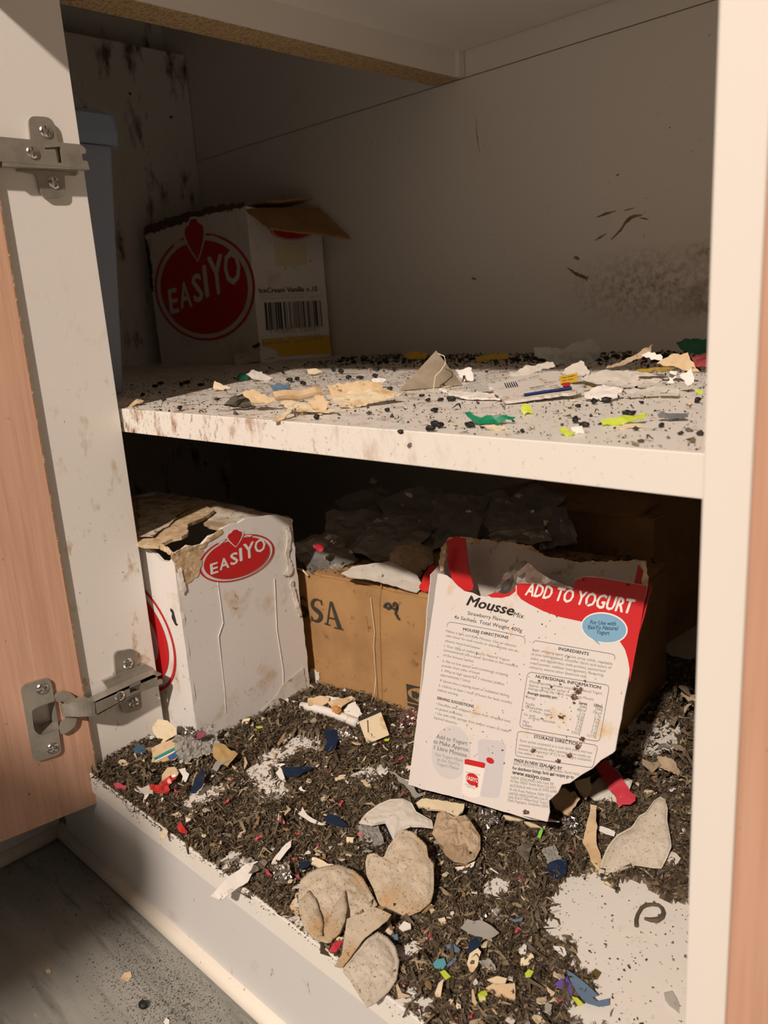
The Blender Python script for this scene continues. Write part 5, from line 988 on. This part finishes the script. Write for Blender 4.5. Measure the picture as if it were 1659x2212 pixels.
for px, su, lab in (((1192, 1847), 5, 'small crumpled foil ball between the foil triangle and navy film'), ((1058, 1765), 6, 'upright foil flake under the printed box'), ((745, 1588), 7, 'foil curl beside the square tea tag'), ((1235, 1782), 6, 'foil crumb cluster beside the speckled tan strip'), ((800, 1805), 8, 'clear silvery film twist beside the grey tea bag'), ((610, 1888), 6, 'silvery foil twist in the litter beside the round tea bag')):
    foil('foil_scrap', lab, 'foil', m_foil if 'film' not in lab else m_film, px, 7, su, su*.8, 1.6, .9, .4, .5)
scrap('paper_scrap', 'white chip below the crumpled brown tea bag', 'paper scrap', m_paper, CD, [(765, 600), (860, 590), (920, 560), (910, 590), (850, 642), (790, 622)], 5, .3)
scrap('paper_scrap', 'white folded chip beside the round pale tea bag', 'paper scrap', m_paper, CD, [(350, 1050), (390, 1000), (440, 1020), (442, 1055), (380, 1076)], 5, .35, thick=.8)
scrap('card_scrap', 'cream card sliver standing beside a navy film scrap', 'card scrap', m_cream2, CD, [(860, 1310), (880, 1240), (940, 1200), (965, 1230), (940, 1330), (900, 1387), (878, 1370)], 5, .45)
scrap('foil_scrap', 'cyan foil flake beside the cream card sliver', 'foil', m_cyan, CD, [(605, 1320), (630, 1290), (690, 1275), (705, 1320), (680, 1360), (620, 1352)], 5, .4, bump=1)
for lab, c, pts in (('slate blue film shred above the cyan foil flake', CD, [(700, 1180), (760, 1170), (812, 1215), (790, 1238), (720, 1225)]), ('slate blue film shred touching the cyan foil flake', CD, [(705, 1330), (770, 1265), (784, 1280), (740, 1332)]), ('tiny slate blue chip at the round pale tea bag rim', CD, [(290, 1110), (340, 1095), (347, 1140), (310, 1142)]), ('thin slate blue shred near the bare white patch', CD, [(1180, 988), (1278, 972), (1272, 1000), (1215, 1010)])):
    scrap('film_scrap', lab, 'film scrap', m_slate, c, pts, 5, .35)
scrap('film_scrap', 'long forked slate blue strip on the front white patch', 'film scrap', m_slate, CF, [(1005, 320), (1040, 340), (1080, 370), (1140, 420), (1167, 450), (1140, 457), (1120, 440), (1160, 482), (1222, 468), (1222, 502), (1170, 510), (1110, 492), (1060, 440), (1030, 390)], 3, .35, jag=.15)
scrap('film_scrap', 'violet film scrap beside the forked slate blue strip', 'film scrap', m_purple, CF, [(940, 395), (975, 365), (1010, 360), (1030, 400), (1032, 457), (1000, 430)], 3, .35)
scrap('card_scrap', 'tan folded card square near the front of the bottom shelf', 'card scrap', m_tan, CF, [(590, 412), (625, 392), (690, 390), (740, 388), (742, 472), (650, 452), (600, 432)], 5, .4, thick=1.2)
scrap('card_scrap', 'pale flap of card on the tan folded square', 'card scrap', m_cream2, CF, [(598, 368), (650, 350), (700, 362), (690, 388), (640, 392)], 9, .35, thick=.8)
scrap('film_scrap', 'clear film tab at the foot of the white upright', 'film scrap', m_film, CF, [(1502, 440), (1545, 428), (1582, 500), (1582, 545), (1530, 502)], .8, .3)
scrap('leaf_scrap', 'olive leaf flake on the front white patch', 'leaf', mat('olive_leaf', (.10, .08, .02), .6), CF, [(1125, 340), (1150, 315), (1182, 335), (1160, 370), (1130, 362)], 1, .3)
scrap('card_scrap', 'cream splinter strip below a lime flake', 'card scrap', m_cream2, CF, [(330, 440), (350, 390), (375, 368), (366, 420), (360, 457), (335, 457)], 5, .35)
for c, pts in ((CF, [(355, 330), (380, 318), (412, 355), (385, 372)]), (CF, [(790, 335), (810, 315), (837, 325), (820, 357), (795, 357)]), (CF, [(550, 450), (575, 420), (602, 430), (592, 482), (560, 487)]), (CF, [(1030, 457), (1060, 460), (1092, 495), (1065, 502)]), (CA, [(50, 290), (100, 280), (120, 295), (70, 310)]), (CA, [(1200, 400), (1250, 395), (1245, 415), (1205, 420)])):
    scrap('plastic_flake', 'small lime green plastic flake in the tea litter on the bottom shelf', 'plastic flake', m_lime, c, pts, 5, .35, bump=1.0, lam=5, group='lime flakes on the bottom shelf')

# on top of the brown carton
scrap('paper_scrap', 'grey-white torn paper draped over the brown carton rim', 'paper scrap', m_tissue, CH, [(345, 765), (420, 720), (560, 700), (650, 690), (760, 730), (840, 790), (870, 850), (830, 890), (760, 870), (640, 832), (500, 802), (400, 790)], BH+2.6, .3, thick=.5, bump=.8)
scrap('card_scrap', 'scarlet card piece touching the printed box on the brown carton', 'card scrap', mat('scarlet_card', (.58, .02, .02), .45), CH, [(845, 860), (870, 790), (910, 720), (970, 715), (965, 880), (880, 882)], BH+2.6, .5, thick=.7)
mk('thread', *tube([PP(*q, bp(0, 0, 0)+nB*3, nB) for q in crop(*CH, [(-5, 780), (40, 745), (70, 735), (100, 745), (135, 782)])], .8, 6), m_thread, None, smooth=True, label='white thread curl between the two lower cartons', cat='thread')
DK = [(700, 1195, 24, 24, .3, 'at the heap end near the white carton'), (765, 1150, 32, 30, .9, 'under the pale torn paper chip'), (850, 1165, 34, 30, 1.4, 'behind the dusty tea bag'), (905, 1108, 36, 34, .5, 'in the middle of the heap'), (800, 1095, 28, 30, 2.0, 'under the pale strip'), (985, 1130, 40, 26, 1.1, 'lying flat behind the torn dessert mix box'), (1090, 1115, 34, 26, .2, 'leaning toward the back corner carton'), (1150, 1090, 26, 24, 1.7, 'below the upright pale flake'), (1195, 1140, 28, 18, .8, 'at the far heap end under the beige chip'), (1120, 1155, 26, 16, 2.4, 'just above the torn rim of the dessert mix box')]
for i, (x, y, su, sv, ro, lab) in enumerate(DK):
    foil('foil_sachet', 'crumpled grey foil sachet '+lab, 'sachet', m_dfoil, (x, y), BH+9+(1200-y)*.13, su*.95, sv*.9, 3.4, 3.2, .35, ro, None, 9)
for i, (x, y, lab, mm, s) in enumerate(((710, 1160, 'pale torn paper chip on the dark foil heap', m_tissue, 5), (690, 1182, 'dark red scrap on the foil heap near the white carton', m_redp, 8), (1120, 1070, 'upright pale flake at the top of the foil heap', m_tissue, 6), (1178, 1128, 'beige chip on the foil heap near the back corner carton', m_cream2, 5), (885, 1070, 'grey stick-like strip above the foil heap', m_tissue, 6), (805, 1040, 'pale strip high on the foil heap', m_bagbr, 7))):
    rq = random.Random(i+40); k = s*1.7
    scrap('torn_flake', lab, 'scrap', mm, None, [(x+k*rq.uniform(.35, 1.2)*math.cos(q), y+k*.8*rq.uniform(.3, 1.2)*math.sin(q)) for q in np.linspace(.2, 6.4, 9, endpoint=False)], BH+16+(1200-y)*.2, .45, (rq.uniform(-.3, .3), rq.uniform(-.2, .2)), bump=1.6, lam=5, jag=.6, res=1.6)
fs = onm([(588, 432), (650, 320), (700, 262), (735, 240), (790, 232), (855, 290), (930, 340), (1070, 398), (1040, 440), (900, 450), (742, 440), (650, 450)], -9, C5)
mk('foil_sachet', *sheet(fs, .15, 3, 3.0, 15, 88, .2, fine=.7), mat('grey_foil', (.42, .40, .38), .28, .9), None, label='opened silver sachet inside the torn dessert mix box', cat='sachet')

# ---------------------------------------------------------------- things on the middle shelf
Z2 = ZM+.4
pc = mk('card_scrap', *sheet(lay(CN, [(505, 310), (640, 272), (760, 250), (830, 240), (882, 244), (872, 290), (992, 325), (960, 346), (780, 372), (600, 392), (555, 350)], Z2+2, .12), 1.6, 3, .5, 22, 301, .7), mat('printed_card_face', (.66, .62, .57), .55, spots=[((.45, .3, .16), 120, .64, .72)]), None, label='torn printed card with barcode and yellow square on the middle shelf', cat='card scrap')
pl_ = lay(CN, [(505, 310), (640, 272), (760, 250), (830, 240), (882, 244), (872, 290), (992, 325), (960, 346), (780, 372), (600, 392), (555, 350)], Z2+2, .12); pn = unit(np.cross(pl_[8]-pl_[0], pl_[6]-pl_[0])); pn = pn if pn[2] > 0 else -pn
def onc(pts, l=.9): return [PP(*q, pl_[0]+pn*l, pn) for q in crop(*CN, pts)]
mk('yellow_square', *flat(onc([(872, 268), (965, 250), (968, 296), (880, 306)]), pn, 0), m_yel, pc)
mk('red_square', *flat(onc([(888, 302), (926, 298), (926, 316), (890, 319)], 1.05), pn, 0), m_red, pc)
mk('blue_stripe', *flat(onc([(690, 356), (935, 319), (937, 330), (692, 366)]), pn, 0), m_navyp, pc)
put('barcode', [flat(onc([(590+i*11, 302-i*1.5), (594+i*11, 301-i*1.5), (606+i*11, 322-i*1.5), (600+i*11, 323-i*1.5)]), pn, 0) for i in range(6)], m_kprint, pc)
for s, a, b, h in (('with real fruit', (718, 278), (770, 264), .9), ('dairy foods', (660, 292), (706, 282), .9), ('by the', (800, 304), (842, 297), 1.6), ('BENEFITS', (725, 330), (800, 318), 1.5), ('per pack', (825, 322), (868, 314), 1.2)):
    put('lettering', [tline(s, *crop(*CN, [a, b]), None, None, pl_[0]+pn*.9, pn, h, .02)], m_kprint, pc)
put('lettering', [tline(s, *crop(*CN, [a, b]), None, None, pl_[0]+pn*1.05, pn, 1.2, .02) for s, a, b in (('the yogurt', (890, 278), (955, 264)), ('for you', (892, 292), (945, 282)))], m_kprint, pc)
MS = [('card_scrap', 'white-faced card flap beside the barcode card', m_paper, CN, [(258, 330), (400, 345), (560, 355), (592, 382), (440, 378), (330, 356)], 1, .1, 1.2), ('paper_scrap', 'white chip leaning behind the pyramid tea bag', m_paper, CN, [(340, 236), (425, 225), (434, 290), (380, 296)], 0, .75, .5),
 ('film_scrap', 'dirty film with blue print between pyramid bag and barcode card', m_cfilm, CN, [(385, 320), (420, 290), (480, 285), (520, 300), (540, 330), (470, 335)], 3, .4, .3),
 ('plastic_scrap', 'green boat-shaped plastic piece near the shelf front', m_green, CN, [(390, 458), (500, 468), (570, 471), (648, 478), (585, 500), (545, 516), (470, 510), (430, 495)], 0, .55, .5),
 ('plastic_scrap', 'single lime plastic curl behind the green piece', m_lime, CN, [(675, 442), (695, 414), (732, 436), (737, 456), (690, 462)], 0, .5, .5), ('plastic_scrap', 'long lime plastic curl near the white upright on the shelf', m_lime, CN, [(1085, 497), (1110, 490), (1180, 480), (1230, 465), (1322, 458), (1310, 490), (1230, 502), (1170, 517), (1095, 517)], 0, .4, .5),
 ('plastic_scrap', 'chewed lime and white flake in front of the long lime curl', m_lime, CN, [(870, 542), (900, 530), (955, 550), (907, 572)], 0, .4, .5), ('paper_scrap', 'pink-white chewed paper bit beside the chewed lime flake', m_paper, CN, [(930, 530), (990, 524), (1002, 556), (950, 562)], 0, .4, .6),
 ('plastic_scrap', 'lime chip against the upright on the middle shelf', m_lime, CN, [(1568, 325), (1612, 340), (1602, 362), (1570, 346)], 2, .5, .4), ('paper_scrap', 'pale sliver under the green boat-shaped piece', m_cream2, CN, [(470, 515), (540, 508), (600, 525), (620, 540), (540, 540)], 0, .3, .4),
 ('paper_scrap', 'flat pale paper beneath the long lime curl', m_cream2, CN, [(1150, 535), (1200, 512), (1300, 512), (1320, 520), (1240, 530)], 0, .15, .3), ('film_scrap', 'slate wrapper strip beside the long lime curl', mat('slate_wrapper', (.16, .17, .18), .4), CN, [(1375, 465), (1430, 455), (1520, 450), (1530, 478), (1440, 485)], 1, .3, .3),
 ('card_scrap', 'yellow scrap against the back wall near the barcode carton', m_yscrap, CN, [(75, 160), (130, 140), (200, 150), (190, 176), (100, 180)], 2, .5, .6), ('card_scrap', 'long yellow scrap against the back wall behind the pyramid bag', m_yscrap, CN, [(440, 166), (540, 150), (622, 155), (600, 176), (450, 190)], 2, .5, .6),
 ('film_scrap', 'curved clear plastic sheet standing at the back of the shelf', m_film, CN, [(740, 118), (895, 125), (960, 90), (1040, 78), (1085, 115), (1080, 170), (1010, 215), (930, 210), (850, 200), (745, 160)], 1, .8, .3),
 ('paper_scrap', 'translucent grey paper shard behind the barcode card', m_tissue, CN, [(590, 272), (720, 210), (840, 193), (852, 215), (700, 262)], 4, .4, .3), ('paper_scrap', 'rumpled grey paper beside the yellow square', m_tissue, CN, [(868, 248), (940, 205), (1000, 193), (1030, 240), (1010, 270), (940, 262)], 5, .5, .3),
 ('paper_scrap', 'brownish paper fan propped on the wrapper pile', m_bagbr, CN, [(1110, 228), (1250, 162), (1352, 103), (1342, 148), (1240, 192), (1150, 224)], 6, .6, .3), ('paper_scrap', 'wide grey wrapper sheet across the pile on the middle shelf', m_tissue, CN, [(980, 272), (1100, 238), (1270, 243), (1425, 268), (1350, 312), (1160, 312), (1060, 302)], 4, .3, .3),
 ('paper_scrap', 'white torn fold at the front of the wrapper pile', m_paper, CN, [(998, 350), (1100, 308), (1202, 330), (1172, 372), (1090, 387), (1010, 377)], 1, .3, .5), ('paper_scrap', 'grey stringy paper trailing away from the white torn fold', m_tissue, CN, [(1200, 342), (1400, 308), (1492, 318), (1482, 362), (1350, 342), (1230, 358)], 2, .35, .3),
 ('paper_scrap', 'tan torn paper peak beside the upright on the pile', m_tan, CN, [(1370, 202), (1440, 155), (1530, 148), (1592, 245), (1540, 242), (1460, 216)], 6, .6, .4), ('paper_scrap', 'small white tab standing below the tan paper peak', m_paper, CN, [(1420, 302), (1440, 240), (1477, 240), (1462, 302)], 4, .7, .3),
 ('paper_scrap', 'white ragged tatter beside the small white tab', m_paper, CN, [(1488, 262), (1550, 223), (1562, 292), (1530, 314)], 4, .7, .3), ('ribbon_scrap', 'gold printed strip on the wrapper pile', mat('gold_print', (.50, .32, .06), .35, .4), CN, [(1270, 236), (1400, 218), (1482, 225), (1392, 243), (1280, 246)], 11, .5, .3),
 ('paper_scrap', 'white curled lip of paper above the grey wrapper sheet', m_paper, CN, [(1290, 160), (1330, 140), (1400, 165), (1410, 190), (1360, 180)], 10, .7, .3), ('plastic_scrap', 'dark green plastic fragment standing by the upright', m_dkgreen, CN, [(1470, 95), (1530, 72), (1650, 80), (1650, 145), (1540, 147), (1490, 126)], 11, .75, .6),
 ('plastic_scrap', 'dark red fragment below the dark green plastic', mat('dark_red_card', (.34, .02, .025), .5), CN, [(1545, 165), (1650, 150), (1650, 215), (1570, 217)], 4, .7, .5), ('card_scrap', 'thin cream card lying under the wrapper pile edge', m_cream2, CN, [(1000, 300), (1060, 285), (1110, 300), (1090, 330), (1020, 328)], 2, .3, .8),
 ('foil_scrap', 'shiny foil flake beside the tan curls', m_foil, CM, [(640, 372), (700, 330), (760, 326), (800, 388), (740, 397)], 1, .3, .2), ('foil_scrap', 'small bright foil corner beneath the tan curls', m_foil, CM, [(935, 375), (985, 370), (1060, 360), (1095, 380), (1040, 410), (970, 395)], 1, .3, .2),
 ('card_scrap', 'arched tan card curl beside the shiny foil flake', m_tan, CM, [(740, 312), (800, 298), (870, 330), (935, 360), (870, 372), (800, 362)], 4, .5, .6), ('card_scrap', 'crumpled tan lump beside the rolled card', m_tan, CM, [(1085, 352), (1150, 325), (1202, 358), (1182, 402), (1110, 392)], 2, .6, .8),
 ('card_scrap', 'flat tan sheet under the rolled card', m_cream2, CM, [(940, 352), (1080, 362), (1245, 402), (1160, 418), (1020, 407), (960, 382)], 1, .2, .5), ('card_scrap', 'torn tan card standing behind the pale paper sheet', m_tan, CM, [(1185, 277), (1370, 250), (1478, 263), (1472, 312), (1340, 322), (1200, 332)], 2, .65, .6),
 ('paper_scrap', 'pale wide paper sheet in the middle of the shelf front', m_cream2, CM, [(1195, 332), (1300, 308), (1500, 298), (1580, 320), (1470, 352), (1340, 382), (1260, 388)], 1, .25, .5), ('paper_scrap', 'thin cream twist drooping toward the shelf edge', m_cream2, CM, [(1000, 372), (1022, 358), (992, 422), (930, 462), (898, 457), (960, 420)], 0, .25, .4),
 ('card_scrap', 'tan splinter at the hinge panel end of the middle shelf', m_tan, CM, [(88, 388), (180, 345), (222, 358), (150, 387)], 0, .25, .6), ('paper_scrap', 'white fluff tuft beside the torn tan card', m_paper, CM, [(1420, 245), (1460, 230), (1500, 240), (1480, 258), (1430, 258)], 4, .5, .5),
 ('paper_scrap', 'cream torn tag in the shade on the middle shelf', m_cream2, CM, [(585, 285), (595, 250), (640, 275), (680, 290), (640, 300), (600, 300)], 0, .5, .4), ('paper_scrap', 'grey torn paper before the barcode carton', m_tissue, CM, [(760, 215), (800, 190), (860, 215), (905, 235), (860, 250), (800, 240)], 0, .5, .4),
 ('paper_scrap', 'pale leaf-like flake in front of the barcode carton', m_cream2, CM, [(1080, 190), (1130, 185), (1160, 205), (1120, 220), (1085, 210)], 0, .5, .3), ('film_scrap', 'bluish film bit lying before the barcode carton', m_slate, CM, [(890, 280), (940, 262), (1000, 285), (960, 298), (900, 296)], 0, .35, .3),
 ('film_scrap', 'dark green bit among pale flakes before the carton', m_dkgreen, CM, [(700, 240), (730, 210), (780, 212), (770, 240), (730, 252)], 0, .5, .4), ('paper_scrap', 'grey stick of paper lying at the carton foot', m_tissue, CM, [(700, 105), (840, 80), (900, 95), (910, 125), (780, 150), (700, 160)], 1, .3, 1.5)]
for nm, lab, mm, c, pts, dz, t, th in MS: scrap(nm, lab, nm.split('_')[0]+' scrap', mm, c, pts, Z2+dz, t, thick=th, res=2.2, bump=1.3, lam=8, jag=.5, fine=.5)
ra, rb2 = PZ(*crop(*CM, [(905, 335)])[0], Z2+6), PZ(*crop(*CM, [(1155, 310)])[0], Z2+6)
mk('card_roll', *tube([ra*(1-t)+rb2*t+np.array([0, 0, .6*math.sin(9*t)]) for t in np.linspace(0, 1, 9)], [3.2, 3.0, 3.3, 3.5, 3.2, 3.0, 3.2, 3.4, 3.0], 10), m_tan, None, label='rolled tan card tube on the middle shelf', cat='card roll')

# mouse droppings big enough to pick out
DROP = []
def dropping(px, z, L, r, label, group, name='mouse_dropping'):
    p = PZ(*px, z+r*.8); a = random.uniform(0, 3.14); ax = np.array([[math.cos(a), math.sin(a), 0], [-math.sin(a), math.cos(a), 0], [0, 0, 1]])
    DROP.append(mk(name, *blob(p, (L*.5, r*.68, r*.62), random.randrange(999), .6, 2, ax), m_drop, None, smooth=True, label=label, cat='dropping', group=group))
gl = ('black mouse dropping lying on the middle shelf', 'mouse droppings on the middle shelf')
for x, y, L, r in ((265, 385, 4.5, 1.8), (320, 382, 5.5, 2.2), (200, 388, 3.5, 1.6), (235, 440, 4.2, 2.0), (168, 365, 4, 1.5), (1050, 394, 6, 2.2), (1112, 388, 6, 2.3), (955, 488, 5.5, 2.2), (1000, 514, 5, 1.6), (415, 514, 6, 2.), (215, 532, 5, 2.2), (235, 508, 4.5, 2.2), (262, 515, 4.5, 2.2), (478, 522, 3, 1.4), (682, 546, 3.2, 1.2), (1240, 457, 5, 2), (1215, 450, 4, 1.6), (1395, 517, 4, 1.4), (1580, 388, 5, 2.), (968, 418, 3, 1.4), (1470, 470, 5, 1.6), (1295, 400, 3, 1.2), (60, 552, 3, 1.5)):
    dropping(crop(*CN, [(x, y)])[0], ZM, L, r, *gl)
for x, y, L, r in ((410, 392, 5, 2.2), (325, 347, 4, 1.8), (608, 346, 4, 1.5), (1505, 402, 3.6, 1.8), (1520, 290, 4, 2), (1132, 440, 3.5, 2), (1210, 322, 3, 1.3), (420, 268, 9, 3), (280, 277, 8, 2.8), (215, 322, 5, 2.2), (310, 262, 6, 2.4), (450, 258, 7, 2.6), (520, 270, 6, 2), (990, 245, 8, 3), (1030, 240, 7, 3), (1060, 262, 7, 2.6), (955, 205, 6, 2.4), (1220, 190, 9, 3), (1260, 200, 8, 3), (1320, 130, 7, 2.8), (1380, 140, 7, 2.8), (1300, 230, 6, 2.4), (1360, 232, 6, 2.4), (1440, 222, 6, 2.4), (1450, 190, 6, 2.6), (1540, 190, 7, 2.6), (1590, 150, 7, 2.8), (1500, 150, 7, 2.6), (1270, 130, 6, 2.4)):
    dropping(crop(*CM, [(x, y)])[0], ZM, L, r, *gl)
for x in range(735, 1500, 17):
    dropping((x+random.uniform(-6, 6), 776+random.uniform(-5, 9)-(x-735)*.008), ZM, random.uniform(5, 9), random.uniform(2.0, 3.2), 'black dropping in the dark row along the back of the middle shelf', 'droppings along the back of the middle shelf')
fd = thing('pebble', 'black round pebble with a shiny top on the grey vinyl', 'pebble', PZ(309, 2170, ZF)); mk('body', *blob(PZ(309, 2170, ZF+1.8), (3.2, 2.6, 1.9), 5, .2, 2), m_drop, fd, smooth=True)
scrap('leaf_scrap', 'pale pressed leaf flake on the grey vinyl', 'leaf', m_tan, (0, 1740, 2.676), [(695, 995), (720, 965), (755, 960), (762, 985), (735, 1018)], ZF+.1, .1)
scrap('seed_husk', 'round tan seed husk on the grey vinyl', 'husk', m_tan, (0, 1740, 2.676), [(262, 955), (280, 945), (297, 955), (292, 970), (270, 972)], ZF+.1, .1, thick=1)
scrap('paper_scrap', 'white paper bit lying on the grey vinyl among crumbs', 'paper scrap', m_paper, (0, 1740, 2.676), [(945, 1250), (960, 1225), (980, 1240), (975, 1275), (955, 1270)], ZF+.1, .3)

# ---------------------------------------------------------------- many small look-alike bits in the litter: one mesh per kind, copied
def proto(name, m, label, cat, group, n=6, L=4., Wd=2.2, thick=.35, bump=.6, lam=3.):
    os_ = []
    for k in range(n):
        SEED[0] += 1; rs = random.Random(SEED[0]); K_ = rs.choice((6, 8, 10))
        P = [np.array([L*.5*math.cos(a)*rs.uniform(.4, 1.25), Wd*.5*math.sin(a)*rs.uniform(.3, 1.35), 0]) for a in np.linspace(0, 2*math.pi, K_, endpoint=False)]
        v, f = sheet(P, thick, .9, bump, lam, SEED[0], .25); os_.append(mk(name, v, f, m, None, label=label, cat=cat, group=group, base=(0, 0, 0)))
    return os_
def strew(os_, spots, smin=.7, smax=1.4, tilt=.35):
    for i, p in enumerate(spots):
        o = os_[i] if i < len(os_) else os_[i % len(os_)].copy()
        if i >= len(os_): COL.objects.link(o)
        o.location = np.asarray(p)*S; o.rotation_euler = (random.gauss(0, tilt), random.gauss(0, tilt), random.uniform(0, 6.28)); s = random.uniform(smin, smax); o.scale = (s, s, s)
    for o in os_[len(spots):]: bpy.data.objects.remove(o)
def onlit(px): q = PZ(*px, 4.); h = depth(np.array([q[0]]), np.array([q[1]]))[0]; q = PZ(*px, h+1.6); return q
def rnd_spots(n, x0=4, x1=412, y0=4, y1=230, on=True):
    o = []
    while len(o) < n:
        x, y = random.uniform(x0, x1), random.uniform(y0, y1); a, b = np.array([x]), np.array([y])
        if in_box(a, b, 4)[0] or (on and bare(a, b)[0]) or (185 < x < 330 and 95 < y < 200): continue
        o.append(np.array([x, y, depth(a, b)[0]+1.9]))
    return o
pk = [onlit(q) for q in crop(*CB, [(720, 745), (1190, 632), (1145, 830), (510, 915), (1250, 1122), (1425, 1138), (1620, 1000), (1235, 360)])+crop(*CA, [(715, 690), (610, 1278), (430, 1245), (390, 1472), (985, 1248), (815, 970), (1350, 575), (1420, 370), (1165, 430), (1380, 895), (920, 395)])+crop(*CC, [(755, 325), (550, 425), (770, 462), (922, 240)])+crop(*CD, [(600, 450), (1270, 685), (805, 870), (590, 1110), (555, 1075), (695, 1000), (1240, 1065), (1640, 480)])+crop(*CF, [(515, 555), (435, 570), (172, 390), (972, 475)])]
strew(proto('plastic_shred', m_pink, 'small pink plastic shred in the tea litter on the bottom shelf', 'plastic shred', 'pink shreds on the bottom shelf', 8, 5.6, 1.9, .3, 1.3, 2.), pk, .5, 1.15, .3)
strew(proto('paper_chip', m_cream2, 'small cream paper chip in the tea litter on the bottom shelf', 'paper chip', 'cream chips on the bottom shelf', 8, 5, 3), rnd_spots(120), .4, 1.9)
strew(proto('paper_chip', m_paper, 'small white paper chip in the tea litter on the bottom shelf', 'paper chip', 'white chips on the bottom shelf', 8, 4.5, 2.6), rnd_spots(95), .4, 1.7)
strew(proto('foil_chip', m_foil, 'tiny shiny foil chip in the tea litter on the bottom shelf', 'foil chip', 'foil chips on the bottom shelf', 6, 4.5, 3.4, .15, 1.6, 1.8), rnd_spots(55), .4, 1.2, .6)
strew(proto('leaf_curl', mat('tan_leaf', (.28, .18, .08), .8), 'tan curled leaf piece in the tea litter on the bottom shelf', 'leaf', 'tan leaf curls on the bottom shelf', 6, 8, 2.4, .3, 1.4, 4), rnd_spots(70), .5, 1.3)
strew(proto('film_chip', m_cfilm, 'grey translucent film chip in the tea litter on the bottom shelf', 'film chip', 'grey film chips on the bottom shelf', 6, 7, 4.5, .15, 1.4, 4), rnd_spots(45), .5, 1.3)
strew(proto('paper_fleck', m_cream2, 'small cream paper fleck on the middle shelf', 'paper fleck', 'cream flecks on the middle shelf', 6, 6, 2.6, .3, .5), [np.array([random.uniform(-150, 412), random.uniform(70, 420), ZM+1.1]) for _ in range(75)], .4, 1.2, .1)
sp = []
while len(sp) < 46:
    x, y = random.uniform(245, 412), random.uniform(225, 500)
    if (x < 216 and y > 385) or in_box(np.array([x]), np.array([y]), 6)[0]: continue
    sp.append(np.array([x, y, 9+min(16, (y-200)/12)]))
strew(proto('paper_shred', m_bagbr, 'brown torn paper shred in the dark corner behind the printed box', 'paper shred', 'paper shreds behind the printed box', 6, 17, 10, .4, 3, 8), sp, .5, 1.4, .5)
strew(proto('foil_chip', m_dfoil, 'grey foil scrap in the dark corner behind the printed box', 'foil chip', 'foil scraps behind the printed box', 4, 14, 9, .2, 3, 5), [np.array([random.uniform(270, 410), random.uniform(230, 420), 18.]) for _ in range(16)], .5, 1.2, .5)

for k, (x, y) in enumerate(((720, 1170), (760, 1192), (800, 1170), (838, 1120), (870, 1090), (905, 1125), (940, 1085), (1010, 1105), (1095, 1085), (1150, 1105), (1210, 1125), (1175, 1150))):
    rq = random.Random(k+9); r0 = rq.uniform(5, 12)
    scrap('foil_chip', 'torn silver foil edge glinting on the heap of grey sachets', 'foil chip', m_foil, None, [(x+r0*rq.uniform(.2, 1.3)*math.cos(q), y+r0*.5*rq.uniform(.2, 1.3)*math.sin(q)) for q in np.linspace(k, k+6.28, 9, endpoint=False)], BH+15+(1200-y)*.2, .4, (rq.uniform(-.5, .5), rq.uniform(-.4, .4)), thick=.12, bump=2.5, lam=3, res=1.3, jag=.5, group='silver edges on the sachet heap')
